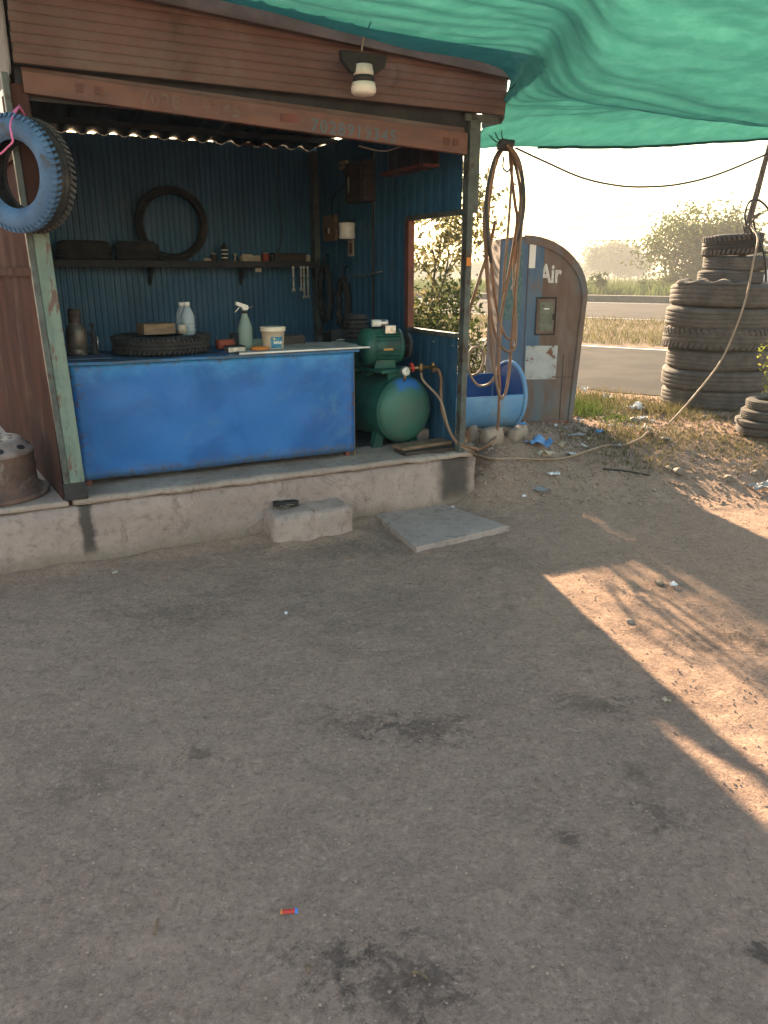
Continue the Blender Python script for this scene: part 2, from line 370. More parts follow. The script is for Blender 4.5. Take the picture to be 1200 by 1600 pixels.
def concrete_mat(name, base, base2, stain=None):
    t = NT(name); n1 = t.noise(2.5, 6, .65); n2 = t.noise(16, 6, .7)
    col = t.mix(t.ramp(n1, .35, .65), base, base2)
    col = t.mix(t.ramp(n2, .48, .70, 0, .7), col, tuple(c * .5 for c in base))
    col = t.mix(t.ramp(t.noise(7, 6, .7, 1.0, stretch=(1, 1, .5)), .60, .72, 0, .7), col, (.19, .115, .085))
    if stain:
        sp = t.n('ShaderNodeSeparateXYZ'); t.l(t.tc.outputs['Object'], sp.inputs[0])
        for (x0, wd, z0, z1) in stain:
            wob = t.math('MULTIPLY', t.math('SUBTRACT', t.noise(9), .5), .09)
            dx = t.math('ABSOLUTE', t.math('ADD', t.math('SUBTRACT', sp.outputs['X'], x0), wob))
            m1 = t.ramp(dx, wd, wd * .4); m2 = t.ramp(sp.outputs['Z'], z0, z0 + .06); m3 = t.ramp(sp.outputs['Z'], z1 + .03, z1)
            col = t.mix(t.math('MULTIPLY', t.math('MULTIPLY', m1, m2), t.math('MULTIPLY', m3, .85)), col, (.045, .04, .036))
    if stain:
        zz_ = t.math('ADD', sp.outputs['Z'], t.math('MULTIPLY', t.math('SUBTRACT', t.noise(6, 6, .7), .5), .22))
        col = t.mix(t.ramp(zz_, .13, .02, 0, .75), col, (.20, .155, .12))
        col = t.mix(t.ramp(t.noise(3, 8, .75, 1.5), .56, .66, 0, .45), col, (.13, .105, .09))
    h = t.math('ADD', t.math('MULTIPLY', n2, .5), t.noise(60, 5)); t.bsdf(col, .9, 0, t.bump(h, .8, .012), .1); return t.mat
m_plinth = concrete_mat('stained_plaster', (.385, .296, .263), (.30, .232, .208), stain=((.045, .05, .03, .37), (2.33, .16, .02, .36)))
m_plinthtop = concrete_mat('worn_plinth_edge', (.40, .325, .28), (.31, .235, .195))
m_step = concrete_mat('step_concrete', (.40, .315, .28), (.325, .25, .222))
m_slab = concrete_mat('grey_paving_slab', (.39, .315, .285), (.31, .25, .225))

def ground_mat():
    t = NT('trodden_dirt'); v = t.tc.outputs['Object']
    n0 = t.noise(.55, 4, .55); n1 = t.noise(2.3, 6, .65, .3); n2 = t.noise(14, 8, .75); n3 = t.noise(70, 5, .75); n4 = t.noise(34, 6, .8, .6)
    col = t.mix(t.ramp(n0, .35, .65), (.40, .276, .211), (.345, .242, .191))
    col = t.mix(t.ramp(n1, .48, .72, 0, .6), col, (.28, .192, .151))
    col = t.mix(t.ramp(n1, .46, .25, 0, .55), col, (.45, .312, .236))
    col = t.mix(t.ramp(n2, .50, .70, 0, .7), col, (.245, .169, .134))
    col = t.mix(t.ramp(n4, .53, .64, 0, .75), col, (.225, .154, .121))
    col = t.mix(t.ramp(n4, .47, .35, 0, .7), col, (.53, .37, .288))
    col = t.mix(t.ramp(n3, .54, .68, 0, .75), col, (.56, .394, .308))
    col = t.mix(t.ramp(n3, .46, .32, 0, .75), col, (.18, .125, .10))
    n5 = t.noise(6.5, 9, .8, .4); col = t.mix(t.ramp(n5, .53, .66, 0, .5), col, (.235, .168, .128)); col = t.mix(t.ramp(n5, .47, .34, 0, .5), col, (.50, .35, .268))
    # oil and tar spots where the photograph has them
    def spot(px, py, r, k, ax=1.0):
        nonlocal col
        p = gz(px, py, 0)
        mp = t.n('ShaderNodeMapping'); mp.inputs['Location'].default_value = (-p.x / (r * ax), -p.y / r, 0); mp.inputs['Scale'].default_value = (1 / (r * ax), 1 / r, 0)
        t.l(v, mp.inputs['Vector']); ln = t.n('ShaderNodeVectorMath', operation='LENGTH'); t.l(mp.outputs[0], ln.inputs[0])
        d = t.math('ADD', ln.outputs['Value'], t.math('MULTIPLY', t.math('SUBTRACT', t.noise(17, 8, .82, .5), .5), 6.5))
        col = t.mix(t.ramp(d, .95, .05, 0, k * .72), col, (.06, .05, .045))
    for a in ((620, 1540, .16, .8, 1.3), (520, 1500, .10, .6), (670, 1140, .13, .75, 1.5), (560, 1130, .12, .6, 1.4), (885, 1310, .05, .8), (310, 1175, .045, .7, 1.6), (1030, 1280, .09, .65),
              (1000, 1215, .09, .55), (930, 1100, .12, .65, 1.5), (1135, 1000, .16, .7, 1.8), (985, 985, .06, .8, 1.6), (1075, 1090, .14, .5, 1.5), (1035, 915, .07, .7, 1.6), (795, 950, .05, .6), (1195, 1490, .06, .95, .7),
              (270, 960, .22, .45, 1.7), (160, 1200, .10, .35, 1.5), (560, 860, .22, .4, 1.5), (900, 1400, .10, .4), (100, 1250, .07, .4), (780, 870, .2, .3, 1.6), (770, 770, .25, .55, 1.2)):
        spot(*a)
    # soil beside the road and grassy ground far off
    sp = t.n('ShaderNodeVectorMath', operation='DOT_PRODUCT'); t.l(v, sp.inputs[0]); sp.inputs[1].default_value = RN
    q = t.math('ADD', sp.outputs['Value'], t.math('MULTIPLY', t.math('SUBTRACT', n1, .5), 2.0))
    col = t.mix(t.ramp(q, 14.6, 15.4, 0, .8), col, t.mix(t.ramp(n1, .4, .6), (.20, .15, .10), (.15, .12, .07)))
    col = t.mix(t.ramp(q, 37.0, 38.0), col, t.mix(t.ramp(t.noise(.08), .4, .6), (.10, .10, .04), (.13, .11, .055)))
    h = t.math('ADD', t.math('ADD', t.math('MULTIPLY', n2, 1.0), t.math('MULTIPLY', n3, .5)), t.math('MULTIPLY', t.noise(220, 3), .25))
    t.bsdf(col, 1.0, 0, t.bump(h, 1.0, .024), .04); return t.mat
m_ground = ground_mat()

def leaf_mat(name, c, c2, tr=.45):
    t = NT(name); g = t.n('ShaderNodeNewGeometry'); col = t.mix(g.outputs['Random Per Island'], c, c2)
    d = t.n('ShaderNodeBsdfDiffuse'); tl = t.n('ShaderNodeBsdfTranslucent'); mx = t.n('ShaderNodeMixShader'); mx.inputs[0].default_value = tr
    t.l(col, d.inputs[0]); t.l(col, tl.inputs[0]); t.l(d.outputs[0], mx.inputs[1]); t.l(tl.outputs[0], mx.inputs[2]); t.l(mx.outputs[0], t.out.inputs[0]); return t.mat
m_leaf = leaf_mat('green_leaves', (.045, .062, .022), (.075, .09, .03))
m_leafdry = leaf_mat('dusty_leaves', (.10, .105, .045), (.16, .14, .065))
m_leafyel = leaf_mat('yellow_green_leaves', (.20, .24, .04), (.30, .28, .06), .5)
m_grass = leaf_mat('green_grass', (.05, .082, .022), (.085, .115, .03), .4)
m_drygrass = leaf_mat('dry_grass', (.165, .135, .075), (.095, .095, .04), .35)
m_crop = leaf_mat('field_crop', (.065, .10, .03), (.105, .12, .045), .35)

def tarp_mat():
    t = NT('green_shade_net'); uv = t.tc.outputs['UV']
    n = t.noise(7, 8, .75, stretch=(1, 2.5, 1)); fine = t.noise(220, 4, .85)
    col = t.mix(t.ramp(n, .35, .7), (.055, .175, .15), (.07, .21, .185))
    colt = t.mix(t.ramp(n, .35, .7), (.016, .090, .076), (.028, .122, .105))
    d = t.n('ShaderNodeBsdfDiffuse'); tl = t.n('ShaderNodeBsdfTranslucent'); tp = t.n('ShaderNodeBsdfTransparent')
    t.l(col, d.inputs[0]); t.l(colt, tl.inputs[0])
    m1 = t.n('ShaderNodeMixShader'); m1.inputs[0].default_value = .55; t.l(d.outputs[0], m1.inputs[1]); t.l(tl.outputs[0], m1.inputs[2])
    wv = t.ramp(fine, .56, .80, 0.0, .22)
    m2 = t.n('ShaderNodeMixShader'); t.l(wv, m2.inputs[0]); t.l(m1.outputs[0], m2.inputs[1]); t.l(tp.outputs[0], m2.inputs[2])
    tp.inputs[0].default_value = (.75, 1, .92, 1)
    t.l(m2.outputs[0], t.out.inputs[0]); return t.mat
m_tarp = tarp_mat()

# ================================================================ THE SETTING
def axis(lo, hi, f0, f1, step):
    a = [f0 + i * step for i in range(int((f1 - f0) / step) + 1)]
    x = a[-1]; s_ = step
    while x < hi: s_ *= 1.25; x += s_; a.append(x)
    x = a[0]; s_ = step; pre = []
    while x > lo: s_ *= 1.25; x -= s_; pre.append(x)
    return pre[::-1] + a
xs = axis(-900, 900, -2.6, 4.4, .026); ys = axis(-300, 1500, .9, 8.6, .026)
nx, ny = len(xs), len(ys)
gv = [(x, y, G(x, y)) for y in ys for x in xs]
gf = [(j * nx + i, j * nx + i + 1, (j + 1) * nx + i + 1, (j + 1) * nx + i) for j in range(ny - 1) for i in range(nx - 1)]
b = MB(); b.v = gv; b.f = gf
ground = b.build('ground', m_ground, fix=False, smooth=True); props(ground, kind='structure')

def strip(name, mat, q0, q1, z, l0=-300, l1=300, n=60, wob=0.0, parent=None):
    mb = MB(); vs = []
    for i in range(n + 1):
        l = l0 + (l1 - l0) * i / n
        e0 = wob * noise.noise(Vector((l * .6, q0, 0))) if wob else 0
        vs += [tuple(RN * (q0 + e0) + RD * l + Vector((0, 0, z))), tuple(RN * q1 + RD * l + Vector((0, 0, z)))]
    mb.add(vs, [(2 * i, 2 * i + 2, 2 * i + 3, 2 * i + 1) for i in range(n)])
    return mb.build(name, mat, parent)
r1 = props(strip('near_road', m_asphalt, 9.0, 14.7, .158, -120, 120, 480, .5), kind='structure')
r2 = props(strip('far_road', m_asphalt, 23.2, 36.5, .158), kind='structure')
strip('painted_line', m_line, 14.35, 14.5, .162, parent=r1)
strip('painted_line', m_line, 23.5, 23.65, .162, parent=r2)
strip('painted_line', m_line, 35.6, 35.8, .162, parent=r2)
kb = MB()
for i in range(60):
    l = -150 + 5 * i; p = RN * 36.6 + RD * l; a = RD * 4.96; c = RN * .8
    kb.add([p, p + a, p + a + c, p + c] + [x + Vector((0, 0, .45)) for x in (p, p + a, p + a + c, p + c)], [(0, 1, 5, 4), (1, 2, 6, 5), (2, 3, 7, 6), (3, 0, 4, 7), (4, 5, 6, 7)])
props(kb.build('verge_bank', m_kerb), kind='structure')

def blades(name, mat, pts, h, wd, lean, kind='stuff', label=None, cat=None, seed=1):
    rnd = random.Random(seed); mb = MB(); vs = []; fs = []
    for p, k in pts:
        a = rnd.uniform(0, 6.283); hh = h * k * rnd.uniform(.5, 1.2); ww = wd * rnd.uniform(.6, 1.2)
        u = Vector((math.cos(a), math.sin(a), 0)) * ww; ln = Vector((rnd.gauss(0, 1), rnd.gauss(0, 1), 0)) * lean * hh
        n = len(vs); q = Vector(p)
        vs += [q - u, q + u, q + ln * .4 + Vector((0, 0, hh * .6)) + u * .7, q + ln * .4 + Vector((0, 0, hh * .6)) - u * .7, q + ln + Vector((0, 0, hh))]
        fs += [(n, n + 1, n + 2, n + 3), (n + 3, n + 2, n + 4)]
    mb.v = [tuple(v) for v in vs]; mb.f = fs
    return props(mb.build(name, mat, fix=False), label, cat, kind=kind)
rg = random.Random(3)
def strip_pts(q0, q1, l0, l1, n, z=.15, clump=0.0):
    out = []
    for _ in range(n):
        q = rg.uniform(q0, q1); l = rg.uniform(l0, l1); p = RN * q + RD * l
        k = .55 + .9 * (0.5 + noise.noise(p * .35)) if clump else 1.0
        if clump and rg.random() > k: continue
        out.append((Vector((p.x, p.y, z)), k))
    return out
blades('field_crop', m_crop, strip_pts(38.2, 46, -60, 25, 16000, .12) + strip_pts(46, 90, -130, 30, 16000, .12), .85, .05, .22, label='tall yellow-green crop growing beyond the far carriageway', cat='crop', seed=5)
blades('dry_median_grass', m_drygrass, strip_pts(15.0, 22.9, -32, 8, 30000, .13, 1.0), .16, .012, .5, label='dry brown grass growing on the strip between the two carriageways', cat='grass', seed=6)

# ================================================================ VEGETATION
def tree(name, label, base, H, crown, leaves, lsize, lmat, seed, group=None, trunk_r=.1, cat='tree', forks=4, bare=False, depth=3, clumps=40, droop=0.0):
    rnd = random.Random(seed); base = Vector(base)
    t = thing(name, label, cat, base, 0, group); mb = MB(); tips = []
    cx, cy, cz, rx, rz = crown
    def grow(p, d, L, r, lev):
        n = 5; pts = [p]; q = p.copy(); dd = d.copy()
        for i in range(n):
            dd = (dd + Vector((rnd.gauss(0, .16), rnd.gauss(0, .16), rnd.gauss(.03, .1)))).normalized(); q = q + dd * (L / n); pts.append(q.copy())
        mb.tube(pts, [r * (1 - .55 * i / n) for i in range(n + 1)], 6 if lev < 2 else 4, cap=False)
        if lev >= 1: tips.extend(pts[2:])
        if lev < depth:
            for k in range(forks if lev == 0 else rnd.randint(2, 3)):
                a = rnd.uniform(0, 6.283); e = rnd.uniform(.35, .95)
                nd = (dd * math.cos(e) + Vector((math.cos(a), math.sin(a), rnd.uniform(-.1, .35))) * math.sin(e)).normalized()
                grow(pts[rnd.randint(2, n)], nd, L * rnd.uniform(.55, .8), r * .5, lev + 1)
    grow(Vector((0, 0, -.05)), Vector((rnd.gauss(0, .06), rnd.gauss(0, .06), 1)).normalized(), H * .42, trunk_r, 0)
    mb.build('trunk', m_bark, t)
    cl = []
    for _ in range(clumps):
        a = rnd.uniform(0, 6.283); u = rnd.uniform(-.85, 1); rr = rnd.uniform(.35, 1) ** .6
        cl.append((Vector((cx + rx * rr * math.cos(a) * math.sqrt(1 - u * u * .8), cy + rx * rr * math.sin(a) * math.sqrt(1 - u * u * .8), cz + rz * rr * u)), rnd.uniform(.6, 1.3)))
    vs = []; fs = []
    for i in range(leaves):
        if tips and rnd.random() < .45: c = rnd.choice(tips); s_ = .16
        else: c, k = rnd.choice(cl); s_ = .22 * k
        p = c + Vector((rnd.gauss(0, 1), rnd.gauss(0, 1), rnd.gauss(0, .75))) * (s_ * rx)
        if p.z < .02: p.z = abs(p.z) + .02
        a = Vector((rnd.gauss(0, 1), rnd.gauss(0, 1), rnd.gauss(0, 1) - droop)).normalized(); bb = a.orthogonal().normalized()
        bb = (Matrix.Rotation(rnd.uniform(0, 6.28), 3, a) @ bb); L = lsize * rnd.uniform(.6, 1.3); W = L * .42
        n = len(vs); vs += [p - a * L * .5, p + bb * W * .5, p + a * L * .5, p - bb * W * .5]; fs.append((n, n + 1, n + 2, n + 3))
    lb = MB(); lb.v = [tuple(x) for x in vs]; lb.f = fs
    c = lb.build('crown', lmat, t, fix=False); return t
# shrub and small tree behind the shop's side window
tree('roadside_tree', 'small backlit tree with thin forked trunk seen through the shop window', (.50, 8.55, .22), 2.2, (0, 0, 1.75, .62, .65), 2900, .075, m_leafdry, 11, trunk_r=.035, forks=4, clumps=34)
tree('green_bush', 'dense green bush low behind the shop window', (.45, 8.0, .26), 1.0, (0, 0, .62, .62, .52), 4600, .07, m_leaf, 12, trunk_r=.02, cat='bush', forks=5, depth=2, clumps=40)
tree('dry_shrub', 'thin dry shrub standing between the shop post and the air cabinet', (.93, 7.6, .22), .9, (0, 0, .5, .3, .4), 260, .05, m_leafdry, 13, trunk_r=.012, cat='shrub', forks=6, depth=3)
# beyond the road
p = at(1092, 452, 46); tree('bushy_tree', 'big rounded grey-green tree behind the tyre stack beyond the road', (p.x, p.y, .1), 4.9, (0, 0, 2.55, 2.9, 2.2), 15000, .27, m_leaf, 21, trunk_r=.16, clumps=90)
p = at(1130, 452, 49); tree('bushy_tree', 'lower spreading shrub right of the big roadside tree', (p.x + 1.5, p.y, .1), 3.0, (0, 0, 1.5, 2.4, 1.2), 8000, .27, m_leaf, 22, trunk_r=.12, clumps=40)
p = at(1045, 452, 44); tree('bushy_tree', 'low green shrub at the left foot of the big roadside tree', (p.x + .5, p.y, .1), 1.3, (0, 0, .7, 1.1, .5), 3500, .2, m_leaf, 23, cat='shrub', trunk_r=.06, clumps=30)
p = at(931, 462, 41); tree('sapling', 'small dark sapling alone at the edge of the crop field', (p.x, p.y, .2), 1.45, (0, 0, 1.0, .42, .42), 700, .16, m_leaf, 24, trunk_r=.05, clumps=12)
p = at(1012, 460, 41); tree('sapling', 'low bush in the crop field left of the tyre stack', (p.x, p.y, .2), 1.0, (0, 0, .6, .6, .4), 600, .15, m_leaf, 25, cat='bush', trunk_r=.04, clumps=12)
p = at(952, 430, 130); tree('distant_tree', 'pale hazy tree with rounded crown far across the field', (p.x, p.y, .1), 6.0, (0, 0, 3.4, 4.2, 2.3), 9000, .6, m_leaf, 31, trunk_r=.25, clumps=50)
p = at(985, 430, 140); tree('distant_tree', 'smaller pale tree right beside the hazy rounded tree', (p.x, p.y, .1), 4.4, (0, 0, 2.4, 3.2, 1.6), 6000, .6, m_leaf, 32, trunk_r=.2, clumps=40)
rt = random.Random(8)
HT = (620, 655, 690, 715, 745, 905, 893, 1185, 1230)
for i, px in enumerate(HT):
    p = at(px, 430, 190 + 14 * (i % 4)); hh = rt.uniform(2.6, 4.2)
    tree('horizon_tree', ('first', 'second', 'third', 'fourth', 'fifth', 'sixth', 'seventh', 'eighth', 'ninth')[sorted(HT).index(px)] + ' faint low tree from the left in the hazy horizon line', (p.x, p.y, .1), hh, (0, 0, hh * .55, rt.uniform(4, 6), hh * .45), 2500, .7, m_leaf, 40 + i, 'trees along the horizon', trunk_r=.2, clumps=26)

# ================================================================ HIGHWAY FURNITURE
p = at(997, 436, 120); t = thing('utility_pole', 'thin utility pole standing in the hazy field', 'pole', (p.x, p.y, .1))
MB().tube([(0, 0, 0), (0, 0, 4.2)], [.16, .12]).build('pole', m_bark, t); MB().box(-.6, .6, -.06, .06, 3.8, 3.92).build('crossarm', m_bark, t)
for i, (ya, yb) in enumerate(((321, 303), (334, 318), (338, 323), (352, 345), (371, 366))):
    a = at(560, ya + 8, 75); c = at(1500, yb - 8, 75); pts = []
    for k in range(25):
        u = k / 24; q = a.lerp(c, u); q.z -= .9 * 4 * u * (1 - u) * .35; pts.append(q)
    props(MB().tube(pts, .035, 4).build('power_line', m_cable), ['topmost', 'second', 'third', 'fourth', 'lowest'][i] + ' of the five faint power lines crossing the sky', 'cable', 'overhead power lines')

# ================================================================ THE SHOP
shop = thing('repair_shop', 'open-fronted tyre repair shop of rusty sheet metal with blue corrugated walls on a plinth', 'shop', SA, SROT)
PH = .37
FLX = -.096                                          # the left wall splays by this much per metre
pl_ = rough_box('plinth', m_plinth, shop, -1.7, 2.50, 0, 3.4, -.12, PH - .035, .07, .016, 5, 1.0, .02, True)
rough_box('plinth_edge', m_plinthtop, shop, -.02, 2.47, -.006, .5, PH - .034, PH, .05, .010, 9, 2.0, .014, True)
box('plinth_top', m_plinthtop, shop, -1.68, -.03, .004, 3.4, PH - .034, PH - .004, .01)
box('floor', m_floor, shop, .0, 2.42, .50, 2.56, PH - .034, PH - .002, 0)

def corrugated(name, mat, parent, L, z0, z1, pitch=.046, amp=.009, mw=None, nz=1):
    mb = MB(); vs = []; prof = []
    n = max(1, int(round(L / pitch)))
    for i in range(n):
        x = i * pitch
        prof += [(x, 0), (x + pitch * .28, 0), (x + pitch * .42, amp), (x + pitch * .86, amp)]
    prof.append((n * pitch, 0))
    for x, y in prof: vs += [(x, y, z0), (x, y, z1)]
    mb.add(vs, [(2 * i, 2 * i + 2, 2 * i + 3, 2 * i + 1) for i in range(len(prof) - 1)])
    o = mb.build(name, mat, parent, solid=.001)
    if mw is not None: o.matrix_local = mw
    return o
DEP = 2.5
bw = bpy.data.objects.new('back_wall', None); COL.objects.link(bw); bw.parent = shop
for i in range(3):
    corrugated('wall_sheet', m_bluesheet, bw, .92, PH - .02, (2.490, 2.497, 2.508)[i], mw=Matrix.Translation((-.26 + i * .905, DEP + .004 * (i % 2), 0)))
# right wall with its window opening (o .17 to .79, z 1.13 to 1.83)
rw = bpy.data.objects.new('right_wall', None); COL.objects.link(rw); rw.parent = shop
RX = 2.417; WO0, WO1, WZ0, WZ1 = .15, .80, 1.125, 1.835
def rsheet(o0, o1, z0, z1):
    mw = Matrix.Translation((RX, o0, 0)) @ Matrix.Rotation(R(90), 4, 'Z')
    return corrugated('wall_sheet', m_bluesheet, rw, o1 - o0, z0, z1, .11, .0035, mw)
rsheet(.03, WO0, PH - .02, 2.50); rsheet(WO1, DEP, PH - .02, 2.50); rsheet(WO0, WO1, PH - .02, WZ0); rsheet(WO0, WO1, WZ1, 2.50)
box('corner_light_stop', m_darkpost, shop, RX - .05, RX + .012, DEP - .10, DEP - .003, PH, 2.47, .003)  # added filler, keeps outside light from leaking in at the wall joint
wf = bpy.data.objects.new('window_frame', None); COL.objects.link(wf); wf.parent = shop
box('frame_bar', m_redframe, wf, RX - .035, RX + .012, WO1 - .045, WO1 + .01, WZ0, WZ1)
box('frame_bar', m_darkpost, wf, RX - .03, RX + .014, WO0 - .01, WO1 + .02, WZ0 - .03, WZ0)
box('frame_bar', m_darkpost, wf, RX - .03, RX + .014, WO0 - .01, WO1 + .02, WZ1, WZ1 + .03)
for oo, zz in ((.44, WZ0 - .075), (.20, WZ0 - .085), (1.3, 1.02)):
    MB().tube([(RX - .012, oo, zz), (RX - .004, oo, zz)], .007, 6).build('bolt', m_steel, shop)
# left side wall, seen from outside, rusty
lw = bpy.data.objects.new('left_wall', None); COL.objects.link(lw); lw.parent = shop
def lsheet(o0, o1, z0, z1, mat, off=0.0):
    mb = MB(); x0 = -.045 + FLX * o0 + off; x1 = -.045 + FLX * o1 + off
    mb.add([(x0, o0, z0), (x1, o1, z0), (x1, o1, z1), (x0, o0, z1), (x0 - .004, o0, z0), (x1 - .004, o1, z0), (x1 - .004, o1, z1), (x0 - .004, o0, z1)],
           [(0, 1, 2, 3), (7, 6, 5, 4), (0, 4, 5, 1), (1, 5, 6, 2), (2, 6, 7, 3), (3, 7, 4, 0)])
    return mb.build('wall_sheet', mat, lw, .001)
lsheet(.03, 1.15, PH - .03, 1.50, m_rustwall); lsheet(1.14, 3.3, PH - .03, 1.50, m_rustwall, .006)
lsheet(.03, 1.15, 1.505, 2.02, m_rustwall, .004); lsheet(1.14, 3.3, 1.505, 2.02, m_rustwall, .010)
lsheet(.05, 3.3, 2.025, 2.75, m_greysheet, .004)
for zz in (1.50, 2.02):
    mb = MB(); mb.add([(-.045 + FLX * o + d, o, z) for o in (.03, 3.3) for d in (-.02, -.002) for z in (zz - .02, zz + .02)], [(0, 1, 3, 2), (4, 6, 7, 5), (0, 4, 5, 1), (2, 3, 7, 6), (1, 5, 7, 3), (0, 2, 6, 4)])
    mb.build('seam_batten', m_rustwall, lw)
pm = MB(); oA, oB = .16, .72
pm.add([(-.0475 + FLX * oA, oA, 2.06), (-.0475 + FLX * oB, oB, 2.06), (-.0475 + FLX * oB, oB, 2.32), (-.0475 + FLX * oA, oA, 2.32)], [(0, 1, 2, 3)])
pn = pm.build('painted_panel', m_labelwhite, lw)
for (a, c_, z0, z1) in ((.24, .30, 2.09, 2.29), (.30, .42, 2.19, 2.22), (.42, .47, 2.09, 2.29), (.53, .66, 2.26, 2.29), (.53, .58, 2.12, 2.26)):
    mb = MB(); mb.add([(-.049 + FLX * a, a, z0), (-.049 + FLX * c_, c_, z0), (-.049 + FLX * c_, c_, z1), (-.049 + FLX * a, a, z1)], [(0, 1, 2, 3)]); mb.build('painted_stroke', m_rustwall, pn)
# posts
def leanpost(name, mat, s0, s1, x0, x1, y0, y1, z0, z1, bev=.004):
    mb = MB(); mb.add([(s0 + x0, y0, z0), (s0 + x1, y0, z0), (s0 + x1, y1, z0), (s0 + x0, y1, z0), (s1 + x0, y0, z1), (s1 + x1, y0, z1), (s1 + x1, y1, z1), (s1 + x0, y1, z1)],
        [(0, 3, 2, 1), (4, 5, 6, 7), (0, 1, 5, 4), (1, 2, 6, 5), (2, 3, 7, 6), (3, 0, 4, 7)])
    return mb.build(name, mat, shop, bev)
leanpost('corner_post', m_greenpost, .0, -.0315, -.012, .062, .004, .075, PH + .002, 1.72)
leanpost('upper_post', m_rustwall, -.0315, -.045, -.012, .062, .008, .072, 1.722, 2.30)
leanpost('shutter_guide', m_darkpost, .0, -.045, -.040, -.0125, -.004, .07, PH + .001, 2.34)
leanpost('post_foot', m_dark, .0, -.003, -.046, .066, -.008, .080, PH + .0, PH + .09)
leanpost('right_post', m_darkpost, 2.372, 2.384, -.012, .030, .004, .06, PH + .002, 2.42)
box('orange_tag', m_orange, shop, 2.352 + .018, 2.378 + .022, .001, .0035, 1.535, 1.585, 0)
# shutter: slats, bottom rail, hood end, eave beam
sh = bpy.data.objects.new('roller_shutter', None); COL.objects.link(sh); sh.parent = shop
def slat(z0, z1, s0, s1, y, tilt=0.0):
    mb = MB(); n = 6; prof = []
    for i in range(n + 1):
        u = i / n; prof.append((y - .0045 * math.sin(math.pi * u) ** .7, z0 + (z1 - z0) * u))
    prof += [(y + .006, z1), (y + .006, z0)]
    m = len(prof); vs = [(s0, a, b_) for a, b_ in prof] + [(s1, a, b_ - tilt) for a, b_ in prof]
    mb.add(vs, [(i, (i + 1) % m, (i + 1) % m + m, i + m) for i in range(m)] + [tuple(range(m))[::-1], tuple(range(m, 2 * m))])
    return mb.build('slat', m_shutter, sh)
zz = 2.375
slat(2.315, 2.372, .0, 2.335, .016, .075)
for i in range(9):
    slat(zz, zz + .0385, -.03 + .004 * (i % 2), 2.575, -.035 - .0028 * i)
    zz += .0389
rl = MB(); rl.add([(.0, -.012, 2.262), (2.345, -.012, 2.152), (2.345, .03, 2.152), (.0, .03, 2.262), (.0, -.012, 2.352), (2.345, -.012, 2.268), (2.345, .03, 2.268), (.0, .03, 2.352)],
    [(0, 3, 2, 1), (4, 5, 6, 7), (0, 1, 5, 4), (1, 2, 6, 5), (2, 3, 7, 6), (3, 0, 4, 7)])
box('slat_light_stop', m_dark, shop, -.03, 2.57, -.026, -.018, 2.372, 2.68, 0)  # added plate, stops bright sky showing through the slat gaps
rail = rl.build('bottom_rail', m_rail, sh, .004)
for (a, wd) in ((.22, .03), (.30, .035), (1.20, .10), (2.18, .04), (2.245, .035)):
    zc = 2.312 - .045 * a
    box('lock_plate', m_redframe, sh, a, a + wd, -.0165, -.0125, zc - .018, zc + .018, .001)
rx = Matrix.Rotation(R(90), 4, 'X')
text_mesh('phone_number', '7028919345', .088, m_digit, sh, Matrix.Translation((1.365, -.0132, 2.205)) @ Matrix.Rotation(R(2.4), 4, 'Y') @ rx, .0012, .0006, 0, 1.18)
text_mesh('phone_number', '7028919345', .088, m_digit2, sh, Matrix.Translation((.50, -.0132, 2.258)) @ Matrix.Rotation(R(2.4), 4, 'Y') @ rx, .0012, .0006, 0, 1.12)
hd = MB(); hd.prism([(-.028, 2.36), (-.062, 2.70), (.20, 2.66), (.20, 2.34), (0.0, 2.335)], 2.5765, 2.585, 'x'); hd.build('hood_end', m_darkpost, shop, .002)
hd = MB(); hd.prism([(-.028, 2.36), (-.062, 2.70), (.20, 2.66), (.20, 2.34), (0.0, 2.335)], -.05, -.042, 'x'); hd.build('hood_end', m_greysheet, shop, .002)
box('guide_cheek', m_darkpost, shop, 2.335, 2.575, .004, .03, 2.335, 2.374, .002)
box('curtain_light_stop', m_dark, shop, -.03, 2.40, .034, .040, 2.24, 2.67, 0)  # added dark sheet, blocks sky light between lower slat and hood
box('guide_cheek', m_darkpost, shop, 2.402, 2.448, .010, .05, 1.84, 2.334, .002)
_e = MB(); _e.add([(x, y, z - .060 * x) for x in (-.35, 2.58) for y in (-.12, -.08) for z in (2.70, 2.80)], [(0, 1, 3, 2), (4, 6, 7, 5), (0, 4, 5, 1), (2, 3, 7, 6), (1, 5, 7, 3), (0, 2, 6, 4)]); _e.build('eave_beam', m_eave, shop, .004)
# roof
rs = bpy.data.objects.new('roof', None); COL.objects.link(rs); rs.parent = shop
for i in range(3):
    mb = MB(); n = 36; vs = []
    for k in range(n + 1):
        s_ = -.34 + i * .925 + k * (.94 / n); zc = .016 * math.sin(s_ * 2 * math.pi / .15)
        vs += [(s_, -.06, 2.815 - .062 * max(0, s_) + zc + .003 * (i % 2)), (s_, 2.53, 2.494 + zc + .003 * (i % 2))]
    mb.add(vs, [(2 * k, 2 * k + 2, 2 * k + 3, 2 * k + 1) for k in range(n)], True)
    mb.build('roof_sheet', m_roof, rs, solid=.002)
for oo in (.45, 1.25, 2.0):
    zr = 2.69 - .20 * (oo + .16) / 2.7 - .062
    box('roof_batten', m_dark, shop, -.25, 2.42, oo, oo + .04, zr, zr + .04, .003)

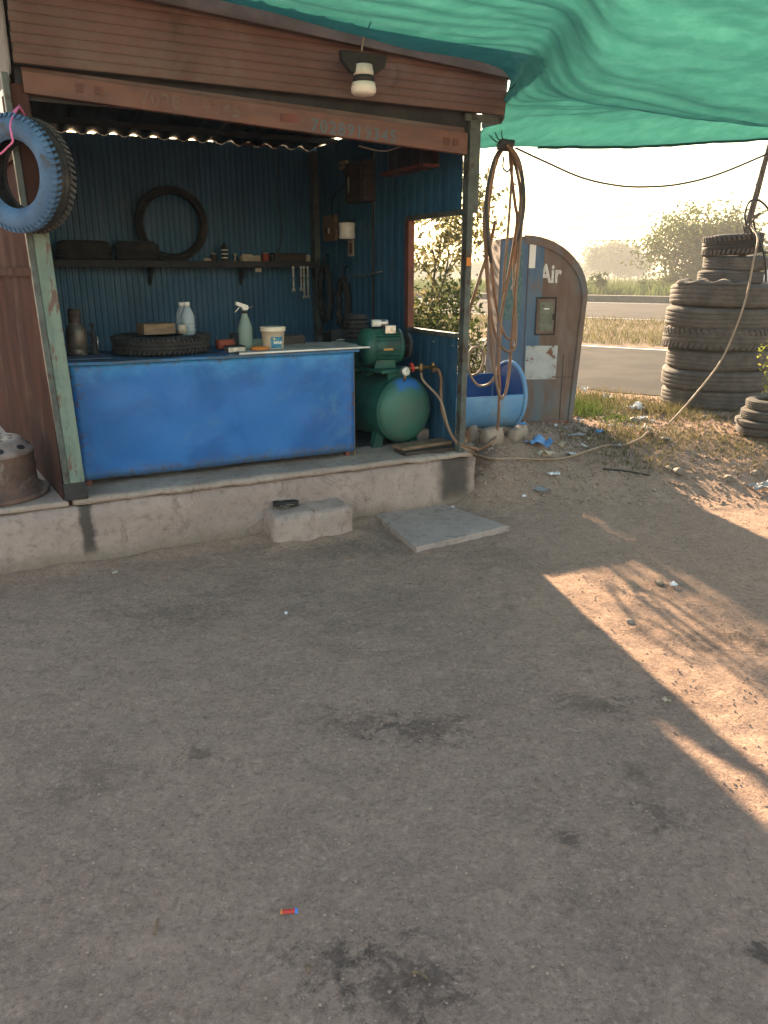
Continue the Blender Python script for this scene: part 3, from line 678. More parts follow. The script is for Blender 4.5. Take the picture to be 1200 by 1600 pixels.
# ================================================================ COUNTER AND WHAT IS ON IT
CO = .235; CT = 1.045; CE = .84                       # front plane, top height, depth end
cn = thing('counter', 'bright blue sheet metal work counter across the shop front', 'counter', S(0, 0, 0), SROT)
CX0, CX1 = .070, 1.715
def denty(name, x0, x1, z0, z1, y, mat):
    mb = MB(); NX, NZ = 50, 20; vs = []
    for j in range(NZ + 1):
        for i in range(NX + 1):
            x = x0 + (x1 - x0) * i / NX; z = z0 + (z1 - z0) * j / NZ
            vs.append((x, y + .014 * noise.noise(Vector((x * 2.2, z * 2.6, y))) + .007 * noise.noise(Vector((x * 6, z * 6, 4 + y))), z))
    mb.add(vs, [(j * (NX + 1) + i, j * (NX + 1) + i + 1, (j + 1) * (NX + 1) + i + 1, (j + 1) * (NX + 1) + i) for j in range(NZ) for i in range(NX)], True)
    return mb.build(name, mat, cn, solid=.0015)
XM = .80
denty('front_panel', CX0, CX1, .405, CT - .014, CO, m_counter)

box('side_panel', m_counter, cn, CX1 - .006, CX1 - .002, CO + .016, CE, .41, CT - .014, 0)
box('edge_strip', m_wood, cn, CX1 - .002, CX1 + .006, CO + .004, CO + .03, PH, CT - .014, .002)
tb = MB(); n = 40; vs = []
for k in range(n + 1):
    x = CX0 - .012 + (CX1 - CX0 + .04) * k / n; zt = CT + .004 * noise.noise(Vector((x * 5, 0, 0)))
    vs += [(x, CO - .022, zt - .014), (x, CO - .022, zt), (x, CE, zt), (x, CE, zt - .014)]
tb.add(vs, [(4 * k + a, 4 * k + (a + 1) % 4, 4 * k + 4 + (a + 1) % 4, 4 * k + 4 + a) for k in range(n) for a in range(4)] + [(0, 1, 2, 3), (4 * n, 4 * n + 3, 4 * n + 2, 4 * n + 1)])
tb.build('table_top', m_countertop, cn)
for lx in (CX0 + .02, CX1 - .055):
    for ly in (CO + .02, CE - .05):
        box('leg', m_redframe, cn, lx, lx + .03, ly, ly + .03, PH, CT - .016, 0)
TOP = CT + .0045
def C(px, py_, o):                                    # a spot on the counter from a direction and depth
    v = on(px, py_, o); return v.x
def cthing(name, label, cat, s, o, rz=0.0, group=None, z=TOP): return thing(name, label, cat, S(s, o, z), SROT + rz, group)

def tyre_profile(Rr, rh, wd, groove=.008):
    h = wd / 2; P = []
    P += [(rh, -h * .62), (rh + .012, -h * .82), (rh + (Rr - rh) * .45, -h * 1.0), (Rr - .035, -h * .93), (Rr - .012, -h * .80), (Rr - .003, -h * .66)]
    for g in (-.42, 0, .42):
        P += [(Rr, h * (g - .16)), (Rr, h * (g - .055)), (Rr - groove, h * (g - .04)), (Rr - groove, h * (g + .04)), (Rr, h * (g + .055)), (Rr, h * (g + .16))]
    P += [(Rr - .003, h * .66), (Rr - .012, h * .80), (Rr - .035, h * .93), (rh + (Rr - rh) * .45, h * 1.0), (rh + .012, h * .82), (rh, h * .62)]
    P += [(rh + .012, h * .55), (rh + (Rr - rh) * .5, h * .86), (Rr - .03, h * .7), (Rr - .026, 0), (Rr - .03, -h * .7), (rh + (Rr - rh) * .5, -h * .86), (rh + .012, -h * .55)]
    return P
def tyre_mesh(name, mat, parent, Rr, rh, wd, seg=56, groove=.008, wob=0.0, seed=0.0, squash=0.0):
    mb = MB(); mb.lathe(tyre_profile(Rr, rh, wd, groove), seg, closed=True)
    o = mb.build(name, mat, parent)
    if wob:
        for v in o.data.vertices:
            a = math.atan2(v.co.y, v.co.x); k = 1 + wob * (noise.noise(Vector((math.cos(a) * 1.2, math.sin(a) * 1.2, seed))))
            v.co.x *= k; v.co.y *= k; v.co.z += wob * .5 * noise.noise(Vector((math.cos(a), math.sin(a), seed + 5)))
    return o
def lugs(parent, mat, Rr, wd, n, side=(1, -1), depth=.03, name='tread_lugs', arc=.55):
    mb = MB(); h = wd / 2
    for k in range(n):
        for s_ in side:
            a0 = 2 * math.pi * k / n; a1 = a0 + 2 * math.pi / n * arc
            P = []
            for a in (a0, a1):
                for r, z in ((Rr - depth, h * .96 * s_), (Rr + .006, h * .80 * s_), (Rr + .006, h * .38 * s_), (Rr - depth, h * .38 * s_)):
                    P.append((r * math.cos(a + .05 * (abs(z) < h * .5)), r * math.sin(a + .05 * (abs(z) < h * .5)), z))
            mb.add(P, [(0, 1, 2, 3), (7, 6, 5, 4), (0, 4, 5, 1), (1, 5, 6, 2), (2, 6, 7, 3)])
    return props(mb.build(name, mat, parent), kind='stuff')

ct = cthing('tyre', 'black tyre lying flat on the blue counter with a wooden block on it', 'tyre', .62, .555, 0, z=TOP + .053)
tyre_mesh('casing', m_rubber, ct, .275, .19, .105, 48, .005); lugs(ct, m_rubber, .276, .105, 64, depth=.012)
wb = cthing('wooden_block', 'brown wooden block lying on the counter tyre', 'block', .60, .55, .12, z=TOP + .107)
rough_box('block_body', m_wood, wb, -.10, .09, -.07, .07, 0, .062, .05, .003, 8, 3.0, .006)
cthing_l = MB(); cthing_l.lathe([(.0, 0), (.024, 0), (.024, .05), (.0, .05)], 14); o = cthing_l.build('candle_stub', m_paper); o.location = S(.733, .49, TOP + .108)
props(o, 'short pale stub at the right end of the wooden block', 'stub')
def bottle(name, label, s, o, k, rz, z=TOP):
    t = cthing(name, label, 'bottle', s, o, rz, 'clear plastic water bottles', z=z); pr = [(0, .0), (.036, .0), (.040, .008)]
    for i in range(7): z0 = .02 + i * .022; pr += [(.040, z0), (.040, z0 + .015), (.0375, z0 + .019)]
    pr += [(.041, .18), (.038, .20), (.024, .235), (.014, .25), (.014, .262)]
    m_ = MB(); m_.m = Matrix.Diagonal((k, k, k, 1)); m_.lathe(pr, 22); m_.build('bottle_body', m_bottle, t)
    m_ = MB(); m_.m = Matrix.Diagonal((k, k, k, 1)); m_.lathe([(0, .275), (.0165, .275), (.0165, .252), (0, .252)], 18); m_.build('cap', m_white, t)
bottle('water_bottle', 'clear ribbed water bottle standing in front behind the counter tyre', .795, .60, 1.02, 0)
bottle('water_bottle', 'clear water bottle half hidden behind its twin on the counter', .79, .72, 1.0, .4)
# spray bottle
t = cthing('spray_bottle', 'translucent green spray bottle with white trigger head on the counter', 'bottle', 1.115, .50, .1)
MB().lathe([(0, 0), (.040, 0), (.043, .01), (.043, .12), (.040, .135), (.030, .17), (.017, .205), (.014, .215)], 20).build('bottle_body', m_spray, t)
MB().lathe([(.0, .213), (.017, .213), (.017, .228), (.012, .232), (0, .232)], 14).build('collar', m_dark, t)
m_ = MB(); m_.prism([(-.055, .262), (-.05, .282), (-.005, .268), (.022, .258), (.024, .238), (.012, .230), (-.012, .230), (-.016, .246)], -.013, .013); m_.build('spray_head', m_white, t, .003)
m_ = MB(); m_.tube([(-.03, 0, .25), (-.044, 0, .235), (-.062, 0, .22)], .0035, 6); m_.build('trigger', m_white, t)
m_ = MB(); m_.tube([(.02, 0, .25), (.04, 0, .245), (.055, 0, .255)], .002, 5); m_.build('wire_clip', m_steel, t)
# bucket with a label
t = cthing('paint_bucket', 'small cream plastic bucket with blue label on the counter', 'bucket', 1.262, .42, 0)
MB().lathe([(0, 0), (.058, 0), (.061, .004), (.070, .108), (.076, .108), (.077, .118), (.073, .121), (.077, .125), (.077, .133), (.072, .136), (.0, .134)], 36).build('bucket_body', m_bucket, t)
m_ = MB(); vs = []
for k in range(11):
    a = R(-122 + 5.6 * k * 1.15)
    for r, z in ((.0629, .012), (.0695, .078)): vs.append((r * math.cos(a), r * math.sin(a), z))
m_.add(vs, [(2 * k, 2 * k + 2, 2 * k + 3, 2 * k + 1) for k in range(10)]); lab = m_.build('label', m_labelblue, t)
aa = R(-105); text_mesh('label_text', 'MAK', .026, m_labelwhite, lab, Matrix.Translation((-.022, -.0685, .036)) @ Matrix.Rotation(R(-3), 4, 'Z') @ Matrix.Rotation(R(86), 4, 'X'), .0006, .0004)
m_ = MB(); m_.m = Matrix.Translation((-.018, -.0675, .067)) @ Matrix.Rotation(R(86), 4, 'X'); m_.lathe([(0, .001), (.007, .001), (.007, -.001), (0, -.001)], 14); m_.build('label_dot', m_labelyellow, lab)
# small clutter on the counter
t = cthing('brown_box', 'brown wooden box behind the cream bucket on the counter', 'box', 1.47, .66, .05); rough_box('box_body', m_darkwood, t, -.075, .075, -.05, .05, 0, .062, .06, .002, 6, 4.0, .004)
t = cthing('newspaper', 'flat dirty newspaper spread at the right end of the counter', 'paper', 1.39, .48, 0)
mb = MB(); NX, NY = 26, 12; vs = []
for j in range(NY + 1):
    for i in range(NX + 1):
        x = -.40 + .80 * i / NX; y = -.272 + .50 * j / NY
        if j == NY: y -= .02 * (i % 3)
        vs.append((x + .05 * (j / NY), y, .003 + .004 * (1 + noise.noise(Vector((x * 9, y * 9, 0))))))
mb.add(vs, [(j * (NX + 1) + i, j * (NX + 1) + i + 1, (j + 1) * (NX + 1) + i + 1, (j + 1) * (NX + 1) + i) for j in range(NY) for i in range(NX)], True)
mb.build('sheet', m_clothtop, t)
mb = MB(); mb.tube([(-.41, -.277, .004), (0, -.28, .006), (.42, -.277, .007)], .0065, 6); mb.build('folded_edge', m_white, t)
t = cthing('steel_tray', 'small dull steel box left of the newspaper on the counter', 'box', 1.005, .37, .05); box('box_body', m_steel, t, -.052, .052, -.04, .04, 0, .030, .003); box('lid_rim', m_dark, t, -.055, .055, -.043, .043, .030, .036, .002)
t = cthing('orange_dish', 'low orange dish left of the cream bucket', 'dish', 1.155, .36, 0); m_ = MB(); m_.lathe([(0, .008), (.045, .010), (.056, .022), (.058, .022), (.048, .006), (0, .004)], 26); m_.build('dish_body', m_orange, t)
t = cthing('red_can', 'red tin lying behind the steel box on the counter', 'tin', 1.0, .55, .3); m_ = MB(); m_.m = Matrix.Translation((0, 0, .031)) @ Matrix.Rotation(R(90), 4, 'Y'); m_.lathe([(0, -.055), (.03, -.055), (.031, -.05), (.029, 0), (.031, .05), (.03, .055), (0, .055)], 20); m_.build('tin_body', m_rag, t); m_ = MB(); m_.m = Matrix.Translation((.058, 0, .031)) @ Matrix.Rotation(R(90), 4, 'Y'); m_.lathe([(0, 0), (.02, 0), (.02, .008), (0, .008)], 16); m_.build('cap', m_dark, t)
t = cthing('dark_jar', 'dark round jar behind the spray bottle', 'jar', 1.095, .66, 0); m_ = MB(); m_.lathe([(0, 0), (.035, 0), (.038, .01), (.038, .06), (.03, .068), (.03, .085), (0, .085)], 20); m_.build('jar_body', m_dark, t)
t = cthing('clear_jar', 'low translucent jar lying right of the spray bottle', 'jar', 1.20, .56, .2); m_ = MB(); m_.m = Matrix.Translation((0, 0, .028)) @ Matrix.Rotation(R(90), 4, 'Y'); m_.lathe([(0, -.07), (.027, -.07), (.028, .03), (.016, .05), (.016, .065), (0, .065)], 20); m_.build('jar_body', m_spray, t)
# grimy flask at the left end
t = cthing('grimy_flask', 'grimy metal flask standing at the left end of the counter', 'flask', .155, .54, 0)
MB().lathe([(0, 0), (.052, 0), (.056, .008), (.056, .028), (.053, .034), (.056, .04), (.056, .13), (.05, .15), (.034, .168), (.031, .178)], 26).build('flask_body', M('grimy_flask_metal', (.12, .10, .085), (.06, .05, .045), 16, c3=(.2, .18, .16), s3=10, rough=.4, metal=.4), t)
MB().lathe([(.030, .176), (.034, .182), (.034, .205), (.03, .212), (.034, .218), (.033, .24), (.027, .252), (0, .254)], 22).build('flask_lid', m_darkwood, t)
m_ = MB(); m_.tube(spline([(.054, 0, .12), (.085, 0, .12), (.09, 0, .07), (.054, 0, .035)], 5), .006, 6); m_.build('handle', m_dark, t)
t = cthing('black_pump', 'slim black hand pump beside the grimy flask', 'pump', .245, .56, 0); MB().lathe([(0, 0), (.028, 0), (.028, .012), (.018, .016), (.018, .12), (.012, .125), (.006, .13), (.006, .155), (.016, .158), (.016, .168), (0, .168)], 16).build('pump_body', m_dark, t); m_ = MB(); m_.tube([(.018, -.02, .02), (.02, -.022, .10)], .004, 5); m_.build('gauge_tube', m_steel, t)
t = cthing('blue_board', 'flat blue metal board lying at the left end of the counter', 'board', .19, .50, .0); box('board_plate', m_counter, t, -.11, .11, -.17, .17, 0, .004, 0)
t = None
for o_x in ('grimy_flask', 'black_pump'): bpy.data.objects[o_x].location.z += .005

# ================================================================ SHELF ON THE BACK WALL
SZ = 1.555; SO0, SO1 = 2.28, 2.492
t = thing('wall_shelf', 'long dark shelf running along the blue back wall', 'shelf', S(0, 0, 0), SROT)
box('shelf_board', m_darkwood, t, -.10, 2.33, SO0, SO1, SZ, SZ + .022, .002)
box('shelf_lip', m_dark, t, -.10, 2.33, SO0 - .014, SO0 - .001, SZ - .02, SZ + .03, .002)
for x in (.2, .95, 1.7, 2.25):
    m_ = MB(); m_.prism([(SO1, SZ - .001), (SO0 + .03, SZ - .001), (SO1, SZ - .16)], x, x + .02, 'x'); m_.build('bracket', m_dark, t)
SH = SZ + .0225
def shthing(name, label, cat, s, o=2.38, rz=0.0, group=None, z=SH): return thing(name, label, cat, S(s, o, z), SROT + rz, group)
for i, (s_, wd, lb) in enumerate(((.47, .36, 'dark tyre standing on edge at the left end of the shelf'), (.86, .28, 'dark tyre on the shelf between the left tyre and the hanging ring'))):
    t = shthing('tyre', lb, 'tyre', s_, 2.39, 0, 'tyres on the shelf', z=SH + .075); tyre_mesh('casing', m_rubber, t, .20 if i == 0 else .17, .12, .15, 40, .006)
    t.scale = (1, .5, 1)
t = thing('thin_tyre', 'thin dark motorcycle tyre leaning on the shelf against the back wall', 'tyre', S(1.155, 2.43, SH + .283), SROT, None, (R(97), 0, SROT)); tyre_mesh('casing', m_rubber, t, .285, .225, .075, 52, .004)
t = shthing('spray_tin', 'slim black tin with white bands on the shelf', 'tin', 1.55, 2.36)
MB().lathe([(0, 0), (.026, 0), (.028, .005), (.028, .115), (.018, .128), (.012, .13), (.012, .15), (0, .15)], 18).build('tin_body', m_dark, t)
for z in (.03, .06, .09): MB().lathe([(.0285, z), (.0285, z + .007)], 18).build('band', m_labelwhite, t)
t = shthing('bolt_tin', 'small shiny bolt standing beside the black tin on the shelf', 'bolt', 1.63, 2.34)
MB().lathe([(0, 0), (.02, 0), (.02, .016), (.012, .017), (.012, .045), (.018, .046), (.018, .07), (0, .07)], 12).build('bolt_body', m_steel, t)
t = shthing('carton', 'torn brown paper carton on the shelf right of the shiny bolt', 'carton', 1.76, 2.35, .1); rough_box('carton_body', m_paper, t, -.085, .085, -.04, .04, 0, .055, .04, .008, 9, 5.0, .01); box('flap', m_paper, t, -.09, .0, -.055, -.045, .03, .062, .001)
t = shthing('tool_box', 'dark flat tool box near the right end of the shelf', 'box', 2.10, 2.36, 0); box('box_body', m_darkwood, t, -.14, .14, -.06, .06, 0, .062, .004); box('lid', m_darkwood, t, -.145, .145, -.064, .064, .063, .075, .003)
t = shthing('rag', 'small crumpled brown rag on the shelf under the thin tyre', 'rag', 1.40, 2.33, 0); rough_box('rag_body', m_paper, t, -.03, .03, -.03, .03, 0, .035, .015, .02, 18, 6.0, .01, True)
t = thing('price_tag', 'small pale tag stuck below the shelf edge', 'tag', S(1.80, SO0 - .016, SZ - .055), SROT); box('tag_plate', m_paper, t, -.025, .025, 0, .003, 0, .03, 0)
# spanners hanging under the shelf's right end
for i, (px, ln) in enumerate(((458, .155), (470, .15), (474.5, .21), (480.5, .21))):
    s_ = on(px, 440, 2.27).x; t = thing('spanner', ['leftmost steel spanner hanging under the shelf', 'second steel spanner from the left under the shelf', 'long thin steel spanner third under the shelf', 'long thick steel spanner rightmost under the shelf'][i], 'spanner', S(s_, 2.262, SZ - .03), SROT, 'spanners hanging from the shelf')
    m_ = MB(); m_.prism([(-.006, -ln), (.006, -ln), (.008, 0), (-.008, 0)], -.003, .003); m_.build('shaft', m_steel, t)
    m_ = MB(); m_.prism([(-.008, -.0), (.008, 0), (.012, .012), (.006, .022), (-.006, .022), (-.012, .012)], -.004, .004); m_.build('ring_end', m_steel, t)
    m_ = MB(); m_.prism([(-.006, -ln), (-.015, -ln - .012), (-.013, -ln - .03), (-.006, -ln - .033), (-.005, -ln - .018), (.005, -ln - .018), (.006, -ln - .033), (.013, -ln - .03), (.015, -ln - .012), (.006, -ln)], -.004, .004); m_.build('jaw', m_steel, t)
t = thing('puller', 'dark bent iron rod hooked beside the spanners', 'rod', S(2.36, 2.26, SZ + .02), SROT); m_ = MB(); m_.tube([(-.03, 0, .04), (.0, 0, -.02), (.04, 0, -.06), (-.02, 0, -.1), (-.025, 0, -.2)], .005, 6); m_.build('rod_body', m_dark, t)

# ================================================================ ON THE RIGHT WALL
def rthing(name, label, cat, px, py_):                # fixed to the inside of the right wall
    v = onside(px, py_, RX - .004); return thing(name, label, cat, S(v.x, v.y, v.z), SROT)
t = rthing('switch_board', 'square brown switch board on the dark right wall', 'switch', 519, 357); box('board', m_wood, t, -.03, 0, -.12, .12, -.10, .10, .003); box('switch', m_white, t, -.038, -.031, -.02, .01, -.04, .0, .001); box('switch', m_dark, t, -.038, -.031, .03, .06, -.04, .0, .001)
t = rthing('paper_cup', 'white paper roll fixed on the right wall beside the switch board', 'roll', 556, 361)
m_ = MB(); m_.m = Matrix.Translation((-.075, 0, -.06)); m_.lathe([(0, 0), (.062, 0), (.066, .02), (.062, .06), (.066, .11), (.06, .12), (0, .12)], 24); m_.build('roll_body', m_white, t)
m_ = MB(); m_.tube([(-.075, 0, .0), (-.075, 0, .085), (0, 0, .085)], .006, 6); m_.build('holder', m_dark, t)
t = rthing('notice_card', 'small red and white card below the white roll', 'card', 549, 386); box('card', m_paper, t, -.008, 0, -.05, .05, -.07, .07, 0); box('print', m_redframe, t, -.010, -.0085, -.03, .03, -.05, .03, 0)
t = rthing('meter_box', 'dark wooden meter box high on the right wall', 'box', 572, 290); box('box_body', m_darkwood, t, -.10, 0, -.16, .16, -.12, .16, .004); box('door', m_darkwood, t, -.112, -.101, -.14, .14, -.10, .14, .003); box('handle', m_steel, t, -.12, -.113, .06, .075, -.05, .06, .001)
t = rthing('socket', 'small pale socket above the meter box on the right wall', 'socket', 540, 258); box('plate', m_paper, t, -.03, 0, -.06, .06, -.03, .03, .002); box('button', m_dark, t, -.036, -.031, .01, .03, -.01, .01, .001)
t = rthing('high_rack', 'dark rack of small parts high on the right wall near the shutter', 'rack', 650, 262); box('rack_board', m_redframe, t, -.12, 0, -.30, .30, -.03, -.01, .002); box('rack_back', m_darkwood, t, -.012, 0, -.30, .30, -.009, .16, .001)
for q, yy in enumerate((-.22, -.06, .1)): box('parts_tin', m_dark, t, -.10, -.02, yy, yy + .11, -.009, .12, .004)
v = onside(588, 560, RX - .012)
m_ = MB(); m_.tube([S(RX - .012, 1.35, 1.05), S(RX - .012, 1.35, 2.36)], .009, 6); props(m_.build('conduit', m_dark), 'thin dark conduit running down the right wall', 'pipe')
m_ = MB(); a = onside(522, 330, RX - .03); c = onside(545, 300, RX - .03); m_.tube(spline([S(*onside(520, 342, RX - .04)), S(*onside(518, 315, RX - .03)), S(*onside(530, 296, RX - .03)), S(*onside(548, 290, RX - .03))], 5), .005, 5); props(m_.build('wire', m_cable), 'black wire looping from the switch board to the meter box', 'wire')
t = thing('iron_rod', 'thin pale rod leaning across the dark right wall', 'rod', S(*onside(553, 433, RX - .06)), 0); dlt = S(*onside(597, 424, RX - .06)) - S(*onside(553, 433, RX - .06)); m_ = MB(); m_.tube([(0, 0, 0), tuple(dlt * .5 + Vector((0, 0, -.006))), tuple(dlt)], .006, 6); m_.build('rod_body', m_steel, t)
for i, (px, py_, rr, lb) in enumerate(((508, 455, .20, 'dark inner tube hanging in the back corner nearest the spanners'), (536, 470, .17, 'dark inner tube hanging right of the other tube in the corner'))):
    v = onside(px, py_, RX - .05); t = thing('inner_tube', lb, 'tube', S(v.x, v.y, v.z), SROT); m_ = MB()
    m_.tube([(-.0 - .01 * math.sin(3 * k), rr * .55 * math.sin(2 * math.pi * k / 28), rr * math.cos(2 * math.pi * k / 28) - .04 * abs(math.sin(math.pi * k / 28))) for k in range(29)], .026, 8); m_.build('tube_body', m_rubber, t); m_ = MB(); m_.tube([(0, 0, rr), (0, 0, rr + .09), (.045, 0, rr + .10)], .006, 5); m_.build('nail', m_dark, t)
v = on(395, 216, DEP - .004); t = thing('rusty_plate', 'small rusty plate fixed high on the blue back wall', 'plate', S(*v), SROT); box('plate_body', m_redframe, t, -.10, .10, -.012, 0, -.06, .05, .002); box('plate_rim', m_darkwood, t, -.105, .105, -.014, -.0125, .035, .052, .001)
for i, (s_, r_, h_, mt, lb) in enumerate(((1.90, .030, .07, m_rag, 'small red tin on the shelf left of the tool box'), (1.965, .024, .05, m_dark, 'tiny dark tin touching the flat tool box'), (2.28, .022, .055, m_paper, 'small pale tin at the far right end of the shelf'), (1.46, .022, .06, m_darkwood, 'small brown tin left of the banded black tin'))):
    t = shthing('small_tin', lb, 'tin', s_, 2.36, 0, 'small tins on the shelf'); MB().lathe([(0, 0), (r_, 0), (r_ + .001, .004), (r_ + .001, h_ - .004), (r_, h_), (0, h_)], 16).build('tin_body', mt, t); MB().lathe([(0, h_ + .001), (r_ * .9, h_ + .001), (r_ * .9, h_ + .008), (0, h_ + .009)], 16).build('lid', m_steel, t)
m_ = MB(); m_.tube(spline([S(*on(437, 236, DEP - .02)), S(*on(434, 300, DEP - .02)), S(*on(440, 360, DEP - .02)), S(*on(434, 400, DEP - .02))], 6), .004, 5); props(m_.build('wire', m_cable), 'thin black wire hanging down the blue back wall', 'wire')
m_ = MB(); m_.tube(spline([S(*on(560, 228, .5)), S(*on(600, 236, .55)), S(*on(640, 226, .6)), S(*on(690, 232, .6))], 6), .005, 5); props(m_.build('wire', m_rope), 'pale slack wire strung behind the shutter rail', 'wire')
# dark bench press and machine at the back corner
t = thing('bench_stand', 'dark iron stand with a vice in the back corner of the shop', 'stand', S(2.18, 1.62, PH), SROT)
box('stand_top', m_dark, t, -.18, .18, -.18, .18, .52, .56, .004)
for a in (-.15, .12):
    for c in (-.15, .12): box('leg', m_dark, t, a, a + .03, c, c + .03, 0, .519, .002)
box('vice_body', m_dark, t, -.07, .07, -.09, .06, .561, .68, .01); box('vice_jaw', m_dark, t, -.075, .075, -.14, -.095, .60, .70, .006); m_ = MB(); m_.tube([(-.0, -.14, .63), (0, -.22, .63)], .012, 8); m_.build('screw', m_dark, t); m_ = MB(); m_.tube([(-.07, -.215, .63), (.07, -.215, .63)], .007, 6); m_.build('handle', m_steel, t)

# ================================================================ COMPRESSOR
cp = thing('air_compressor', 'green air compressor tank with motor on top at the right end of the shop', 'compressor', S(2.125, .315, PH), SROT + R(9))
TR = .215; TZ = .255
m_ = MB(); m_.m = Matrix.Translation((0, 0, TZ)) @ Matrix.Rotation(R(-90), 4, 'X'); m_.lathe([(TR, .02), (TR, .86)], 44); m_.build('tank', m_comp, cp)
pr = [(TR + .002, .03)] + [(TR * math.cos(a) ** .75, .02 - .095 * math.sin(a)) for a in [R(90 * k / 9) for k in range(9)]] + [(0.0005, -.075)]
m_ = MB(); m_.lathe(pr, 44); e = m_.build('tank_end', m_tankend, cp); e.matrix_local = Matrix.Translation((0, 0, TZ)) @ Matrix.Rotation(R(-90), 4, 'X')
# keep the patch's coordinates upright: bake the rotation into the mesh
mm = Matrix.Rotation(R(-90), 4, 'X')
for v_ in e.data.vertices: v_.co = mm @ v_.co
e.matrix_local = Matrix.Translation((0, 0, TZ))
m_ = MB(); m_.m = Matrix.Translation((0, .02, TZ)) @ Matrix.Rotation(R(-90), 4, 'X'); m_.lathe([(TR, -.008), (TR + .006, -.004), (TR + .006, .010), (TR, .014)], 44); m_.build('weld_ring', m_comp, cp)
m_ = MB(); m_.m = Matrix.Translation((0, .86, TZ)) @ Matrix.Rotation(R(-90), 4, 'X'); m_.lathe([(TR * math.cos(R(90 * k / 8)) ** .75, .09 * math.sin(R(90 * k / 8))) for k in range(8)] + [(0.0005, .09)], 36); m_.build('tank_end', m_comp, cp)
for sx in (-1, 1):
    for yy in (.10, .70):
        m_ = MB(); m_.prism([(sx * .10, .08), (sx * .16, .12), (sx * .19, .0), (sx * .12, .0)], yy, yy + .05); m_.build('foot', m_comp, cp)
box('mount_plate', m_comp, cp, -.16, .115, .04, .36, TZ + TR + .030, TZ + TR + .050, .003)
for yy in (.06, .31): box('mount_bracket', m_comp, cp, -.09, .09, yy, yy + .03, TZ + TR - .03, TZ + TR + .031, .003)
MZ = TZ + TR + .05 + .138; MR = .125
mo = bpy.data.objects.new('motor', None); COL.objects.link(mo); mo.parent = cp; mo.location = (-.05, .20, MZ); mo.rotation_euler = (0, 0, R(-16)); mo.scale = (.82, .82, .82)
m_ = MB(); m_.m = Matrix.Rotation(R(90), 4, 'Y'); m_.lathe([(0.001, -.185), (.05, -.185), (.10, -.178), (MR + .018, -.155), (MR + .022, -.13), (MR + .022, -.085), (MR + .006, -.08)], 40); m_.build('end_bell', m_comp, mo)
m_ = MB(); m_.m = Matrix.Rotation(R(90), 4, 'Y'); m_.lathe([(MR, -.082), (MR, .12), (MR + .012, .122), (MR + .012, .15), (MR - .02, .165), (0.001, .17)], 40); m_.build('motor_body', m_comp, mo)
for k in range(22):
    a = 2 * math.pi * k / 22; m_ = MB(); m_.m = Matrix.Rotation(a, 4, 'X'); m_.box(-.078, .119, -.003, .003, MR - .002, MR + .014); m_.build('cooling_fin', m_comp, mo)
m_ = MB(); m_.m = Matrix.Translation((.17, 0, 0)) @ Matrix.Rotation(R(90), 4, 'Y'); m_.lathe([(.0, 0), (.02, 0), (.02, .04), (.095, .041), (.10, .045), (.10, .065), (.095, .069), (0, .07)], 32); m_.build('pulley', m_dark, mo)
m_ = MB(); m_.prism([(-.09, -.168), (.10, -.168), (.085, -.10), (-.075, -.10)], -.08, .08); m_.build('motor_foot', m_comp, mo, .004)
box('terminal_box', m_steel, mo, .0, .09, -.095, -.02, MR - .02, MR + .045, .004)
m_ = MB(); m_.m = Matrix.Translation((-.10, -.055, MR + .062)) @ Matrix.Rotation(R(90), 4, 'Y'); m_.lathe([(0, 0), (.026, 0), (.028, .005), (.028, .07)], 20); m_.build('capacitor_end', m_white, mo)
m_ = MB(); m_.m = Matrix.Translation((-.03, -.055, MR + .062)) @ Matrix.Rotation(R(90), 4, 'Y'); m_.lathe([(.0285, 0), (.0285, .05), (.025, .06), (0, .06)], 20); m_.build('capacitor', m_steel, mo)
box('name_plate', m_brass, mo, -.03, .05, -MR - .017, -MR - .014, -.02, -.005, 0)
# pump block behind the motor
box('pump_block', m_comp, cp, -.10, .08, .45, .66, TZ + TR - .01, TZ + TR + .20, .012)
m_ = MB(); m_.m = Matrix.Translation((-.01, .55, TZ + TR + .20)); 
for k in range(6): m_.lathe([(.001, k * .03), (.085, k * .03), (.085, k * .03 + .014), (.06, k * .03 + .016), (.06, k * .03 + .03)], 24)
m_.build('cylinder_head', m_dark, cp)
# gauge, valve knob, manifold
gx, gy, gzz = -.03, -.035, TZ + TR + .045
m_ = MB(); m_.m = Matrix.Translation((gx, gy, gzz)) @ Matrix.Rotation(R(90), 4, 'X'); m_.lathe([(0, -.02), (.028, -.02), (.031, -.016), (.031, .012), (.027, .014), (.027, .010), (0, .010)], 26); ga = m_.build('gauge_case', m_steel, cp)
m_ = MB(); m_.m = Matrix.Translation((gx, gy - .0115, gzz)) @ Matrix.Rotation(R(90), 4, 'X'); m_.lathe([(0, 0), (.0265, 0), (.0265, -.001), (0, -.001)], 26); gf_ = m_.build('gauge_dial', m_labelwhite, ga)
m_ = MB(); m_.m = Matrix.Translation((gx, gy - .0135, gzz)) @ Matrix.Rotation(R(35), 4, 'Y'); m_.box(-.0015, .0015, -.0005, .0005, -.005, .019); m_.build('needle', m_dark, ga)
m_ = MB(); m_.tube([(gx, gy, gzz - .025), (gx, gy + .01, TZ + TR - .02)], .008, 8); m_.build('gauge_stem', m_brass, cp)
m_ = MB(); m_.tube([(.03, .02, gzz + .008), (.25, -.01, gzz + .008)], .011, 8); m_.build('manifold_pipe', m_brass, cp)
m_ = MB(); m_.m = Matrix.Translation((.055, .015, gzz + .012)) @ Matrix.Rotation(R(78), 4, 'Y') @ Matrix.Rotation(R(20), 4, 'X'); m_.lathe([(0, 0), (.026, 0), (.030, .004), (.030, .014), (.026, .018), (0, .018)], 16); m_.build('valve_knob', m_red, cp)
